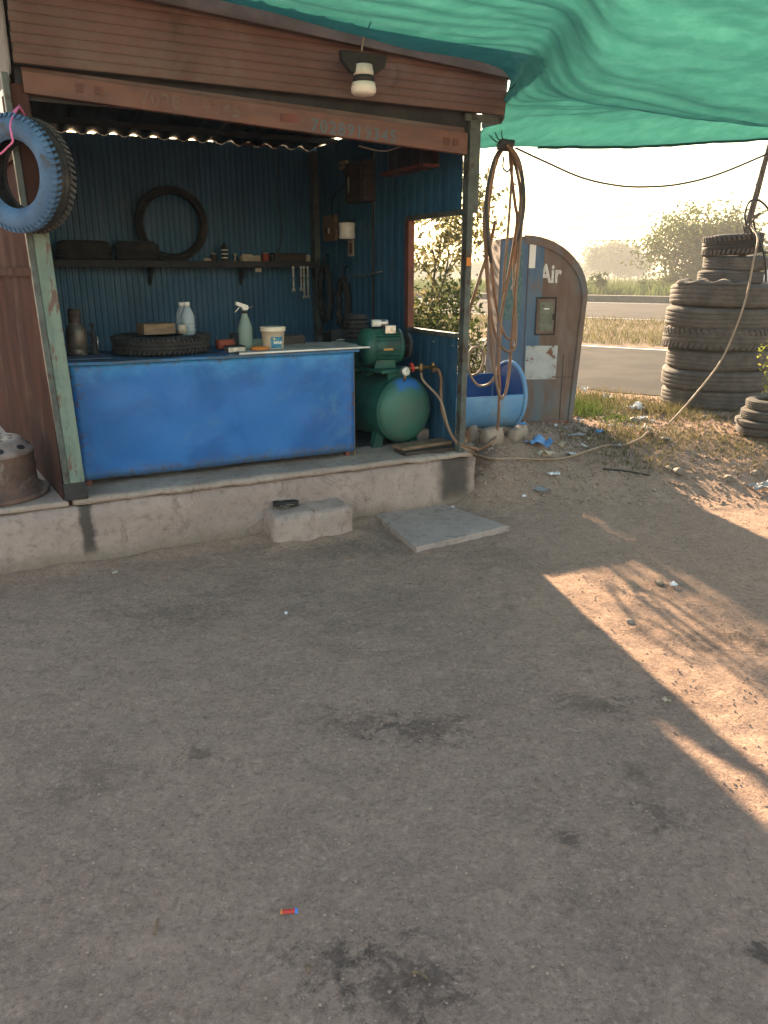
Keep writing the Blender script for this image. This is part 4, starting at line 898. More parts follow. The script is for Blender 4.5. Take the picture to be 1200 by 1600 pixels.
for x in (.13, .235): m_ = MB(); m_.m = Matrix.Translation((x, 0, gzz + .008)); m_.lathe([(0, -.03), (.013, -.03), (.015, -.01), (.015, .015), (.01, .03), (0, .03)], 10); m_.build('outlet_cock', m_brass, cp)
for i, (a, c, z0) in enumerate(((-.02, .22, 0), (.0, .26, .0245))):
    t = thing('floor_plank', ['broad dark plank on the floor under the compressor', 'pale plank on top of the dark plank under the compressor'][i], 'plank', S(2.19, .17 + .03 * i, PH + .001 + z0), SROT - .02 + .12 * i); box('plank_body', (m_darkwood, m_wood)[i], t, -.19, .21, -.09 + .03 * i, .07, 0, .022, .003)
t = thing('broken_brick', 'pale broken brick against the right wall behind the compressor hoses', 'brick', S(2.33, .50, PH), SROT); rough_box('brick_body', m_brickgrey, t, -.05, .06, -.06, .09, 0, .085, .04, .008, 9, 7.0, .012)

# ================================================================ HOSES FROM THE COMPRESSOR
mwc = Matrix.Translation(cp.location) @ Matrix.Rotation(cp.rotation_euler.z, 4, 'Z')
h1 = mwc @ Vector((.13, 0, gzz - .022)); h2 = mwc @ Vector((.235, 0, gzz - .022))
edge = S(2.43, -.03, PH + .02)
gh = [hit(x, y, .022) for x, y in ((742, 716), (770, 722), (810, 722), (850, 723), (885, 720), (915, 711), (945, 703), (975, 700), (1000, 691))]
st = [hit(1012, 685, .045), at(1026, 677, 6.5), at(1052, 655, 6.6), at(1090, 612, 6.68), at(1125, 566, 6.75), at(1150, 512, 6.82), at(1167, 460, 6.9), at(1178, 405, 7.0), at(1184, 372, 7.12), at(1172, 352, 7.3)]
a1 = [h1, h1 + Vector((.015, -.05, -.05)), S(*on(688, 625, .16)), S(*on(700, 665, .10)), S(*on(714, 693, .04)), edge + Vector((.0, .0, -.005))]
props(MB().tube(spline(a1 + gh + st, 7), .0085, 8).build('air_hose', m_hosedust), 'long tan air hose from the compressor across the dirt up to the tyre stack', 'hose')
a2 = [h2, h2 + Vector((.03, -.03, .015)), h2 + Vector((.05, -.07, -.04)), S(*on(689, 612, .20)), S(*on(692, 645, .16)), S(*on(703, 674, .09)), S(*on(716, 692, .03)), edge + Vector((.03, -.02, .012)), hit(745, 712, .035), hit(765, 700, .03), at(775, 680, 5.48), at(779, 650, 5.46), at(780, 610, 5.45)]
props(MB().tube(spline(a2, 7), .0110, 8).build('air_hose', m_hose), 'brown hose leaving the compressor and rising to the hanging coil', 'hose')

# ================================================================ HANGING HOSE COIL
YH = 5.45; TPX = (789, 227)
def loop(pxs, name, label, mat, r=.0125, dy=0.0):
    pts = [at(x, y, YH + dy + .05 * math.sin(i * 1.7)) for i, (x, y) in enumerate(pxs)]
    return props(MB().tube(spline(pts, 8), r, 8).build(name, mat), label, 'hose', 'loops of the hanging hose coil')
loop([(792, 224), (776, 240), (763, 300), (760, 370), (763, 450), (768, 540), (776, 600), (784, 622), (793, 600), (799, 540), (806, 450), (815, 350), (817, 290), (806, 245), (792, 226)], 'hose_loop', 'outermost and longest loop of the hanging hose coil', m_hose, .011, -.03)
loop([(790, 226), (770, 255), (757, 330), (759, 400), (764, 470), (775, 525), (790, 548), (803, 545), (806, 520), (805, 440), (811, 350), (813, 300), (803, 250), (791, 228)], 'hose_loop', 'middle loop of the hose coil ending in a bright bend', m_hose, .0105, .0)
loop([(788, 228), (773, 262), (763, 340), (768, 410), (774, 470), (786, 518), (798, 530), (806, 515), (803, 440), (806, 380), (816, 320), (813, 262), (795, 230)], 'hose_loop', 'innermost short loop of the hose coil', m_hose, .010, .04)
loop([(793, 226), (800, 250), (798, 300), (793, 370), (787, 440), (782, 520), (778, 575), (766, 598), (750, 603), (738, 592), (731, 570), (735, 548), (748, 542), (756, 556), (750, 580), (735, 588)], 'hose_loop', 'thin hose dropping through the coil and curling towards the drum', m_hosedust, .0095, .06)
loop([(796, 232), (799, 270), (805, 320), (808, 345), (800, 400), (791, 450), (783, 500), (779, 560), (781, 610)], 'hose_loop', 'straight brown hose down the middle of the coil', m_hose, .011, .02)
loop([(774, 345), (765, 385), (752, 425), (742, 458), (734, 485), (731, 510)], 'hose_loop', 'single brown hose slanting from the coil to the shop post', m_hose, .011, -.05)
loop([(790, 226), (772, 250), (760, 310), (764, 380), (767, 410)], 'hose_loop', 'short dark hose end strapped to the left of the coil', m_hosedark, .0115, -.05)
loop([(795, 226), (812, 255), (819, 310), (814, 355), (808, 380)], 'hose_loop', 'short dark hose end strapped to the right of the coil', m_hosedark, .0115, -.04)
t = thing('hose_tie', 'grey rag and wires tying the hose coil to the canopy edge', 'tie', at(790, 226, YH - .02)); 
rough_box('rag_knot', m_hosedark, t, -.055, .055, -.05, .05, -.035, .03, .02, .012, 20, 2.0, .02, True)
for (x, y) in ((768, 203), (778, 200), (760, 208)):
    q = at(x, y, YH - .1) - Vector(t.location); m_ = MB(); m_.tube(spline([(0, 0, .01), tuple(q * .55 + Vector((.01, 0, -.02))), tuple(q)], 5), .004, 5); m_.build('tie_wire', m_cable, t)
m_ = MB(); m_.tube(spline([at(787, 245, YH - .08), at(786, 262, YH - .08), at(793, 268, YH - .08), at(798, 262, YH - .08)], 5), .006, 6); m_.build('hook', m_dark); props(bpy.data.objects['hook'], 'small black hook hanging inside the top of the hose coil', 'hook')
m_ = MB(); m_.tube(spline([at(806, 412, YH - .09), at(803, 425, YH - .1), at(800, 433, YH - .09), at(804, 440, YH - .1), at(798, 452, YH - .1)], 6), .005, 5); props(m_.build('knotted_cord', m_rope), 'frayed pale cord knotted round the right side of the hose coil', 'cord')

# ================================================================ DRUM, STONES, AIR CABINET
dr = thing('cut_drum', 'blue plastic drum cut open lying on its side beside the shop post', 'drum', (.0, 0, 0))
dc = Vector((.965, 5.92, .605)); dax = Vector((.93, .37, 0)).normalized(); drr = .245
dr.location = (dc.x, dc.y, dc.z - drr); dr.rotation_euler = (0, 0, math.atan2(dax.y, dax.x))
def half_drum(r, x0, x1, a0, a1, n=36, cap=None, wave=0.0):
    m_ = MB(); vs = []; xsn = 16
    for i in range(xsn + 1):
        x = x0 + (x1 - x0) * i / xsn
        bul = .008 * math.exp(-((i / xsn - .5) / .06) ** 2)
        for k in range(n + 1):
            u = k / n; a = a0 + (a1 - a0) * u
            vs.append((x, (r + bul) * math.cos(a), drr + (r + bul) * math.sin(a)))
    m_.add(vs, [(i * (n + 1) + k, (i + 1) * (n + 1) + k, (i + 1) * (n + 1) + k + 1, i * (n + 1) + k + 1) for i in range(xsn) for k in range(n)], True)
    return m_
# open towards the upper front: body runs from the front edge round below to the back-top
A0, A1 = R(172), R(395)
half_drum(drr, -.72, .0, A0, A1).build('drum_body', m_drum, dr, solid=.005)
half_drum(drr - .008, -.715, -.004, A0 + .01, A1 - .01).build('drum_inside', m_druminside, dr)
m_ = MB(); m_.m = Matrix.Translation((0, 0, drr)) @ Matrix.Rotation(R(90), 4, 'Y'); m_.lathe([(drr - .012, -.022), (drr + .009, -.022), (drr + .012, -.015), (drr + .012, .002), (drr + .004, .008), (drr - .012, .006)], 48, closed=True); m_.build('rim', m_drum, dr)
m_ = MB(); m_.m = Matrix.Translation((0, 0, drr)) @ Matrix.Rotation(R(90), 4, 'Y'); m_.lathe([(0.001, -.014), (drr - .010, -.012)], 40); m_.build('end_disc', m_druminside, dr)
m_ = MB(); m_.m = Matrix.Translation((-.72, 0, drr)) @ Matrix.Rotation(R(90), 4, 'Y'); m_.lathe([(0.001, 0), (drr + .006, 0), (drr + .006, .02)], 40); m_.build('end_disc', m_drum, dr)
# stones under the drum
for i, (px, py_, wx, wy, wz, lb) in enumerate(((737, 690, .07, .09, .12, 'upright grey stone at the foot of the shop post'), (768, 690, .17, .10, .10, 'broad grey stone propping the drum beside the post'), (808, 683, .19, .10, .075, 'flat grey stone under the right end of the drum'), (733, 702, .08, .07, .05, 'small pale stone on the corner of the plinth'))):
    q = hit(px, py_); t = thing('prop_stone', lb, 'stone', (q.x, q.y, q.z - .03), SROT + .2 * i, 'stones propping the drum'); rough_box('stone_body', m_brickgrey, t, -wx / 2, wx / 2, -wy / 2, wy / 2, 0, wz + .03, .03, .016, 9, 3.0 + i, .02, True)

cb = thing('air_cabinet', 'rusty roadside cabinet with rounded shoulder lettered Air', 'cabinet', at(771, 648, 6.55), R(4))
cb.location.z = .22
BW, BH = .735, 1.555
prof = [(0, 0), (.0, 1.535), (.10, 1.55), (.19, 1.555)]
for k in range(1, 13):
    a = R(90 - 7.0 * k); prof.append((.19 + .548 * math.cos(a), 1.135 - .065 + .485 * math.sin(a) - .0 * k))
prof += [(.735, 1.06), (.70, .35), (.685, 0)]
m_ = MB(); m_.prism(prof, .0, .42); m_.build('cabinet_body', m_airrust, cb, .004)
inner = [(x * 1.0, z) for x, z in prof]
# flange along the curved edge
def offs(k):
    out = []
    for x, z in prof[3:]:
        c = Vector((.30, .8)); d = Vector((x, z)) - c; out.append(tuple(c + d * k))
    return out
oa, ob = offs(1.012), offs(.92); m_ = MB(); vs = []
for (xa, za), (xb, zb) in zip(oa, ob): vs += [(xa, -.014, za), (xb, -.014, zb), (xa, .02, za), (xb, .004, zb)]
nn = len(oa); m_.add(vs, [f for i in range(nn - 1) for f in ((4 * i, 4 * i + 4, 4 * i + 5, 4 * i + 1), (4 * i, 4 * i + 2, 4 * i + 6, 4 * i + 4), (4 * i + 1, 4 * i + 5, 4 * i + 7, 4 * i + 3))]); m_.build('edge_flange', m_airrust, cb)
box('left_panel', m_airblue, cb, .006, .225, -.012, -.002, .02, 1.52, .002)
pnl = box('worn_print', m_airmesh, cb, .04, .185, -.0145, -.0125, .90, 1.44, 0)
box('centre_strip', m_airblue, cb, .235, .36, -.007, -.002, .50, 1.50, .002)
dw = box('inspection_door', m_airrust, cb, .325, .475, -.012, -.002, .79, 1.07, .003); box('pane', m_airwindow, dw, .345, .455, -.0155, -.0125, .815, 1.045, .001); box('latch', m_dark, dw, .459, .471, -.020, -.0125, .90, .95, .002); box('paper_slip', m_labelwhite, dw, .38, .425, -.0175, -.016, .985, .995, 0)
for (x0, x1, z0, z1) in ((.323, .477, 1.073, 1.083), (.323, .477, .777, .787), (.478, .486, .777, 1.083), (.314, .322, .777, 1.083)): box('door_surround', m_dark, cb, x0, x1, -.015, -.002, z0, z1, .001)
box('worn_sticker', m_airpatch, cb, .25, .52, -.0085, -.0075, .41, .69, 0)
box('white_strip', m_labelwhite, cb, .236, .288, -.011, -.0085, 1.31, 1.50, 0)
box('base_strip', m_airred, cb, .24, .68, -.006, -.002, .0, .05, .001)
box('lower_seam', m_dark, cb, .575, .579, -.0035, -.002, .06, .62, 0); box('lower_seam', m_dark, cb, .25, .67, -.0035, -.002, .425, .429, 0)
text_mesh('lettering', 'Air', .20, m_air_letter, cb, Matrix.Translation((.335, -.004, 1.20)) @ rx @ Matrix.Diagonal((.68, 1, 1, 1)), .006, .0015)

# ================================================================ TYRE STACK
stack = [(1110, 648, 612, .490, 'lowest tyre of the tall stack half sunk in earth'), (1110, 618, 583, .500, 'second tyre from the bottom of the tall stack'), (1117, 586, 553, .492, 'third tyre from the bottom of the stack with a torn right side'),
         (1117, 554, 518, .497, 'fourth tyre up the tall stack with worn ribs'), (1120, 519, 485, .490, 'fifth tyre up the tall stack'), (1128, 486, 447, .485, 'sixth and topmost wide tyre of the stack with peeling tread'),
         (1134, 446, 426, .292, 'small tyre lying directly on the wide tyres of the stack'), (1147, 427, 402, .285, 'small tyre just below the topmost one in the stack'), (1140, 404, 368, .262, 'topmost tyre of the stack with the branch standing in it')]
zc = .245; YS = 7.62; hts = [.185, .198, .190, .205, .198, .212, .125, .135, .185]
for i, (px, yb, yt, rr, lb) in enumerate(stack):
    hh = hts[i]; q = at(px, (yb + yt) / 2, YS)
    t = thing('tyre', lb, 'tyre', (q.x + .02 + random.uniform(-.015, .015), YS, zc + hh / 2), random.uniform(0, 6), 'tyres of the tall stack', (random.uniform(-.028, .028), random.uniform(-.028, .028), random.uniform(0, 6)))
    if i == 8: t.rotation_euler = (R(-3), R(-3), 1); t.location.z += .012
    tyre_mesh('casing', m_dustrubber if i < 8 else m_rubber, t, rr, rr * .56, hh, 60, (.0025, .005, .002, .004, .006, .003, .003, .002, .004)[i], .035, i * 3.1)
    if i in (3, 8): lugs(t, m_dustrubber, rr, hh, 54 if rr > .4 else 40, depth=.012)
    if i == 5:
        m_ = MB(); vs = []; n = 18
        for k in range(n + 1):
            a = R(175 + 85 * k / n); wv = .012 * math.sin(k * 1.1) + .01 * noise.noise(Vector((k * .7, 0, 3)))
            for r, z in ((rr + .006, hh * .44), (rr - .02, hh * .56 + wv), (rr - .10, hh * .60 + wv * 1.4)):
                vs.append((r * math.cos(a), r * math.sin(a), z))
        m_.add(vs, [(3 * k + j, 3 * k + 3 + j, 3 * k + 4 + j, 3 * k + 1 + j) for k in range(n) for j in range(2)], True)
        t.rotation_euler.z = R(10); m_.build('peeled_flap', m_dustrubber, t, solid=.006)
    zc += hh * .965
STOP = zc
# litter bag and small things on the stack
q = at(1186, 452, 7.5); t = thing('plastic_bag', 'crumpled clear plastic bag tucked beside the small tyres on the stack', 'bag', (q.x + .03, 7.55, 1.385)); rough_box('bag_body', m_litterw, t, -.10, .10, -.08, .08, 0, .10, .03, .05, 12, 8.0, .03)
# branch
q0 = at(1164, 385, 7.55); bpts = [at(1160, 400, 7.55), at(1165, 372, 7.56), at(1172, 340, 7.56), at(1183, 300, 7.52), at(1193, 262, 7.45), at(1206, 215, 7.35), at(1222, 160, 7.2)]
t = thing('branch_pole', 'crooked grey branch standing in the topmost tyre holding up the canopy', 'branch', bpts[0])
m_ = MB(); m_.tube([p - bpts[0] for p in spline(bpts, 5)], [.036 - .016 * k / 30 for k in range(31)], 8); m_.build('stem', m_bark, t)
for (pp, r) in (([at(1168, 352, 7.56), at(1178, 340, 7.55), at(1189, 333, 7.53)], (.026, .02, .014)), ([at(1165, 365, 7.56), at(1161, 352, 7.55)], (.014, .006)), ([at(1184, 296, 7.52), at(1181, 287, 7.5)], (.012, .005))):
    m_ = MB(); m_.tube([p - bpts[0] for p in pp], list(r), 7); m_.build('snag', m_bark, t)
for i, (pts, lb) in enumerate((([(1166, 352), (1164, 335), (1169, 318), (1180, 312), (1193, 318), (1204, 335), (1210, 370)], 'black cable looping over the branch to the right'), ([(1170, 350), (1177, 370), (1187, 388), (1198, 395), (1206, 392)], 'black cable sagging from the branch towards the right edge'), ([(1177, 342), (1181, 362), (1190, 385), (1196, 410), (1197, 440)], 'thin black cable hanging down the right of the stack'))):
    m_ = MB(); m_.tube(spline([at(x, y, 7.30 + .02 * k) for k, (x, y) in enumerate(pts)], 7), .0095, 6); props(m_.build('cable', m_cable), lb, 'cable', 'cables on the branch')
# ================================================================ PLANTER TYRES
pb = hit(1203, 678); pz = G(pb.x, pb.y) - .01
for i, (rr, hh, dz, lb) in enumerate(((.285, .075, 0, 'bottom tyre of the low planter pile'), (.30, .055, .072, 'thin flat-lipped tyre second in the planter pile'), (.265, .085, .122, 'third tyre of the planter pile'), (.235, .085, .20, 'top tyre of the planter pile round the plant'))):
    t = thing('tyre', lb, 'tyre', (pb.x + .05, pb.y + .05, pz + dz + hh / 2), i, 'tyres of the low planter'); tyre_mesh('casing', m_dustrubber, t, rr, rr * .62, hh, 44, .004, .02, i * 2.0 + 1)
pl2 = thing('white_post', 'white painted post leaning up out of the planter tyres', 'post', (pb.x + .02, pb.y + .08, pz + .2)); m_ = MB(); m_.tube([(0, 0, -.19), (.05, 0, .12), (.13, 0, .52)], .036, 10); m_.build('post_body', m_white, pl2); m_ = MB(); m_.tube([(.13, 0, .52), (.133, 0, .535)], .042, 10); m_.build('post_cap', m_white, pl2)
def plant(name, label, base, stems, leaves, lsize, spread, h, mat, seed):
    rnd = random.Random(seed); t = thing(name, label, 'plant', base); m_ = MB(); vs = []; fs = []
    for k in range(stems):
        a = rnd.uniform(0, 6.28); tip = Vector((math.cos(a) * spread * rnd.uniform(.3, 1), math.sin(a) * spread * rnd.uniform(.3, 1), h * rnd.uniform(.6, 1)))
        pts = [tip * u + Vector((rnd.gauss(0, .012), rnd.gauss(0, .012), 0)) * u for u in (0, .3, .6, .85, 1)]; m_.tube(pts, [.006, .005, .004, .003, .002], 5, cap=False)
        for j in range(leaves):
            u = rnd.uniform(.35, 1.02); p_ = tip * u + Vector((rnd.gauss(0, .03), rnd.gauss(0, .03), rnd.gauss(0, .02)))
            d = Vector((rnd.gauss(0, 1), rnd.gauss(0, 1), rnd.gauss(.1, .6))).normalized(); e_ = d.orthogonal().normalized(); L = lsize * rnd.uniform(.6, 1.3); n = len(vs)
            vs += [p_, p_ + d * L * .5 + e_ * L * .3, p_ + d * L, p_ + d * L * .5 - e_ * L * .3]; fs.append((n, n + 1, n + 2, n + 3))
    m_.build('stem', m_bark, t); lb = MB(); lb.v = [tuple(x) for x in vs]; lb.f = fs; lb.build('foliage', mat, t, fix=False); return t
plant('potted_plant', 'yellow-green leafy plant growing in the low planter tyres', (pb.x + .06, pb.y + .04, pz + .12), 9, 30, .036, .26, .75, m_leafyel, 3)
# ================================================================ LEFT: RIM, HANGING TYRE
rm = thing('wheel_rim', 'rusty truck wheel rim lying on the plinth at the left edge', 'rim', S(-.385, .325, PH - .003), SROT)
MB().lathe([(.285, .0), (.292, .006), (.292, .022), (.280, .028), (.262, .032), (.245, .05), (.238, .065), (.236, .13), (.242, .150), (.236, .165), (.234, .205), (.238, .228)], 64).build('barrel', m_rim, rm)
pr = [(.238, .228), (.242, .240), (.236, .250), (.212, .262), (.190, .292), (.178, .300), (.165, .302), (.105, .302), (.100, .298), (.098, .262)]
MB().lathe(pr, 64).build('disc', m_rimtop, rm)
MB().lathe([(.26, .002), (.22, .01), (.215, .2), (.21, .24), (.1, .26), (.098, .262)], 48).build('inside', m_dark, rm)
for k in range(10):
    a = 2 * math.pi * k / 10; m_ = MB(); m_.m = Matrix.Rotation(a, 4, 'Z') @ Matrix.Translation((.2105, 0, .2635)) @ Matrix.Rotation(R(37.5), 4, 'Y'); m_.prism([(.018 * math.cos(u * math.pi / 6), .026 * math.sin(u * math.pi / 6)) for u in range(12)], -.002, .0045, 'z'); m_.build('hand_hole', m_dark, rm)
    a += math.pi / 10; m_ = MB(); m_.m = Matrix.Rotation(a, 4, 'Z') @ Matrix.Translation((.135, 0, .302)); m_.lathe([(0, .0015), (.013, .0015), (.013, -.001)], 12); m_.build('stud_hole', m_dark, rm)
# hanging blue tyre
tc = at(36, 274, 3.72); nrm = Vector((-.36, -.93, 0)).normalized()
ht = thing('hanging_tyre', 'blue painted tyre hanging by pink string at the left corner of the shop', 'tyre', tc, 0)
ht.rotation_euler = (nrm.to_track_quat('Z', 'Y')).to_euler()
HR, HW, HB = .238, .150, .143
tyre_mesh('casing', m_rubber, ht, HR, HB, HW, 64, .006)
lugs(ht, m_dustrubber, HR, HW, 58, side=(-1,), depth=.012); lugs(ht, m_bluerubber, HR, HW, 58, side=(1,), depth=.012, name='painted_lugs', arc=.5)
h = HW / 2; m_ = MB(); m_.lathe([(HB - .002, h * .60), (HB + .012, h * .845), (HB + (HR - HB) * .45, h * 1.025), (HR - .035, h * .955), (HR - .010, h * .83), (HR + .001, h * .68)], 64); m_.build('painted_sidewall', m_bluerubber, ht)
tp = Vector(tc) + Vector((0, -.02, HR - .085)); nf = Vector((nrm.x, nrm.y, 0)) * .10
kn = at(16, 222, 3.62)
ps = [at(30, 165, 3.74), at(17, 190, 3.60), at(18, 210, 3.56), at(20, 221, 3.57), at(12, 230, 3.60), at(1, 240, 3.66), at(-6, 238, 3.78)]
props(MB().tube(spline(ps, 6), .0045, 6).build('pink_string', m_pink), 'bright pink string tied through the hanging blue tyre', 'string')
ps = [at(30, 165, 3.74), at(38, 178, 3.80), at(43, 190, 3.86), at(36, 176, 3.82), at(28, 168, 3.76), at(14, 184, 3.7), at(6, 200, 3.72)]
props(MB().tube(spline(ps, 5), .004, 6).build('pink_string', m_pink), 'loose pink string ends knotted above the hanging blue tyre', 'string')

# ================================================================ STEP, SLAB, POUCH
stp = thing('step_block', 'rough concrete step block against the plinth', 'step', (0, 0, 0))
a, c = Vector((-.612, 4.122, 0)), Vector((-.183, 4.441, 0)); ang = math.atan2((c - a).y, (c - a).x)
stp.location = (a.x, a.y, 0); stp.rotation_euler = (0, 0, SROT + .02)
rough_box('block_body', m_step, stp, 0, .50, 0, .32, -.06, .185, .03, .016, 9, 9.0, .040, True)
sl = thing('paving_slab', 'cracked grey square slab lying tilted on the dirt before the plinth', 'slab', (0, -.02, -.004))
P4 = [Vector((.175, 4.035)), Vector((.752, 4.42)), Vector((.386, 4.90)), Vector((-.068, 4.695))]
ca = P4[3].lerp(P4[0], .42); cb_ = P4[1].lerp(P4[2], .05)
def slabpiece(poly, lift):
    m_ = MB(); n = len(poly); vs = []
    for z in (0, .042): vs += [(p_.x, p_.y, z + lift) for p_ in poly]
    m_.add(vs, [tuple(range(n))[::-1], tuple(range(n, 2 * n))] + [(i, (i + 1) % n, (i + 1) % n + n, i + n) for i in range(n)])
    return m_.build('slab_piece', m_slab, sl, .005)
def chip(poly):
    out = []
    for i_, a_ in enumerate(poly):
        b_ = poly[(i_ + 1) % len(poly)]; m_n = 9
        for k_ in range(m_n):
            w_ = a_.lerp(b_, k_ / m_n); out.append(w_ + Vector((noise.noise(Vector((w_.x * 14, w_.y * 14, 0))), noise.noise(Vector((w_.x * 14, w_.y * 14, 8))))) * .012)
    return out
crk = [ca.lerp(cb_, u) + Vector((.0, 1)) * .018 * noise.noise(Vector((u * 9, 2, 0))) for u in [k / 9 for k in range(10)]]
slabpiece(chip([P4[0], P4[1], crk[-1]])[:-9] + crk[::-1], 0.004); slabpiece([p_ + Vector((-.003, .006)) for p_ in crk] + chip([crk[-1] + Vector((-.003, .006)), P4[2], P4[3], crk[0] + Vector((-.003, .006))])[1:-9], 0.0)
for p_, lb in (((.10, 4.25), 'small stone under the front edge of the slab'), ((.55, 4.55), 'flat stone hidden under the slab')):
    pass
bp = hit(440, 787); bz = .196
t = thing('key_pouch', 'black pouch with a bunch of keys lying on the step block', 'pouch', (-.575, 4.315, bz - .004), SROT - .35)
rough_box('pouch_body', m_rubber, t, -.078, .078, -.028, .028, 0, .028, .02, .004, 20, 2.0, .008, True)
for k, (x, y, r) in enumerate(((.0, -.045, .2), (.012, -.052, -.5), (-.012, -.055, .9), (.02, -.04, 1.4))):
    m_ = MB(); m_.m = Matrix.Translation((x, y, .006 + .004 * k)) @ Matrix.Rotation(r, 4, 'Z'); m_.prism([(-.004, -.03), (.003, -.03), (.003, .0), (.010, .006), (.010, .018), (.0, .024), (-.010, .018), (-.010, .006), (-.004, 0)], 0, .002, 'z'); m_.build('key', m_steel, t)

# ================================================================ CANOPY
def lerp(a, b_, u): return a + (b_ - a) * u
def canopy():
    rnd = random.Random(2); NA, NR = 150, 90
    back = [(S(-.9, -.20, 2.82), 0), (S(.30, -.20, 2.735), 0), (S(.95, -.20, 2.672), .03), (S(1.8, -.20, 2.605), .08), (S(2.50, -.17, 2.545), .18), (at(742, 222, 5.38), .45), (at(790, 227, 5.52), .65), (at(862, 230, 5.70), .85), (at(1012, 228, 5.95), 1), (at(1200, 217, 6.15), 1), (at(1420, 196, 6.4), 1)]
    front = [Vector((-2.6, 2.5, 2.95)), Vector((4.6, 3.55, 2.84))]
    bp_ = spline([b_[0] for b_ in back], 14); kk = []
    for i in range(len(back) - 1):
        for j in range(14): kk.append(lerp(back[i][1], back[i + 1][1], j / 14))
    kk.append(back[-1][1])
    n = len(bp_); vs = []; i_h = 4 * 14; x_h = bp_[i_h].x + .25
    for i in range(n):
        B = bp_[i]; k = kk[i]; u = i / (n - 1)
        fx = B.x + .25 if i <= i_h else lerp(x_h, 4.75, ((i - i_h) / (n - 1 - i_h)) ** 1.25); F = Vector((fx, lerp(2.5, 3.62, sm(-2.2, 2.2, B.x)), lerp(2.86, 2.66, k)))
        for j in range(NR + 1):
            r = j / NR; p_ = B.lerp(F, r)
            # profile: steep flap up from the far edge, ridge, belly, rise to the near edge
            L = (B - F).length
            d = r * L
            flap = .15 * sm(0, .32, d) * (1 - sm(.5, 1.3, d))
            belly = -(.245 + .04 * max(0, B.x - 1.2)) * math.exp(-((d - 1.45 - .12 * (B.x - 1)) / .66) ** 2)
            z = p_.z + k * (flap + belly) + (1 - k) * (-.045 * math.sin(math.pi * r))
            q = Vector((p_.x * 1.0, p_.y * 1.0, 0))
            fold = .026 * noise.noise(Vector((q.x * 1.3 + q.y * .5, q.y * 5.0 - q.x * 1.1, 1))) + .016 * noise.noise(Vector((q.x * 2.0, q.y * 14 - q.x * 4, 5))) + .006 * noise.noise(Vector((q.x * 5.0, q.y * 34 - q.x * 9, 15))) + .03 * noise.noise(Vector((q.x * .9, q.y * 1.2, 9)))
            fold *= .25 + .75 * sm(0, .25, d)
            if j == 0 and k > .5: z += .008 * noise.noise(Vector((B.x * 9, 0, 0)))
            vs.append((p_.x, p_.y + .03 * k * noise.noise(Vector((q.x * 2.4, q.y * 2.4, 2))) * sm(0, .3, d), z + fold))
    m_ = MB(); m_.v = vs; m_.f = [(i * (NR + 1) + j, (i + 1) * (NR + 1) + j, (i + 1) * (NR + 1) + j + 1, i * (NR + 1) + j + 1) for i in range(n - 1) for j in range(NR)]
    t = thing('shade_canopy', 'sagging green shade net stretched from the shop roof over the yard', 'canopy', (0, 0, 0))
    m_.build('net', m_tarp, t, fix=False, smooth=True)
    # hem along the far edge
    idx = [i for i in range(n) if kk[i] > .8]
    hem = MB(); hem.tube([Vector(vs[i * (NR + 1)]) for i in idx], .012, 6); hem.build('hem', m_tarp, t)
canopy()
a = [at(805, 231, 5.55), at(850, 252, 5.7), at(910, 278, 5.85), at(965, 290, 5.95), at(1010, 292, 6.0), at(1060, 288, 6.05), at(1120, 273, 6.1), at(1200, 240, 6.15), at(1290, 200, 6.2)]
props(MB().tube(spline(a, 6), .0075, 5).build('slack_rope', m_hosedark), 'thin rope sagging under the canopy edge across the sky', 'rope')

# ================================================================ LAMP ON THE SHUTTER
lv = on(568, 112, -.20); lp = thing('flood_lamp', 'dark shop lamp with pale ring glass hanging before the shutter', 'lamp', S(lv.x, -.20, lv.z), SROT)
m_ = MB(); m_.prism([(-.125, .085), (.13, .085), (.12, .03), (.06, -.01), (-.07, -.01), (-.12, .04)], -.01, .03); m_.build('reflector', m_dark, lp, .004)
box('bracket_arm', m_dark, lp, -.02, .02, .031, .125, .05, .08, .002)
m_ = MB(); m_.lathe([(0, .03), (.045, .03), (.05, .0), (.052, -.02), (.0, -.02)], 26); m_.build('socket_ring', m_white, lp)
m_ = MB(); m_.lathe([(.0, -.021), (.054, -.021), (.057, -.05), (0, -.05)], 26); m_.build('lamp_body', m_dark, lp)
m_ = MB(); m_.lathe([(0.0, -.051), (.058, -.051), (.064, -.075), (.062, -.095), (.052, -.105), (.001, -.108)], 28); m_.build('lens', m_lampglass, lp)
m_ = MB(); m_.tube(spline([(-.01, 0, .09), (-.005, -.005, .13), (.004, .0, .17), (.003, .01, .24)], 5), .0045, 6); m_.build('cord', m_rope, lp)

# ================================================================ LITTER, STONES, GRASS
def scrap(name, label, cat, px, py_, mat, wx, wy, h, rz=0.0, seed=0.0, fold=.03, group=None):
    q = hit(px, py_); t = MB(); n = 7; vs = []
    for j in range(n + 1):
        for i in range(n + 1):
            x = wx * (i / n - .5); y = wy * (j / n - .5); e = 1 - .25 * abs(noise.noise(Vector((x * 20, y * 20, seed))))
            vs.append((x * e, y * e, .006 + h * (.5 + noise.noise(Vector((x / wx * 2.2, y / wy * 2.2, seed + 3)))) + fold * .4 * noise.noise(Vector((x / wx * 5, y / wy * 5, seed)))))
    mz = min(v[2] for v in vs); vs = [(x, y, z - mz + .002) for x, y, z in vs]
    t.add(vs, [(j * (n + 1) + i, j * (n + 1) + i + 1, (j + 1) * (n + 1) + i + 1, (j + 1) * (n + 1) + i) for j in range(n) for i in range(n)], False)
    o = t.build(name, mat, None, solid=.0015); o.location = (q.x, q.y, q.z); o.rotation_euler = (0, 0, rz); return props(o, label, cat, group)
scrap('plastic_scrap', 'large blue plastic scrap on the dirt before the drum', 'scrap', 840, 700, m_litterb, .19, .13, .07, .4, 1)
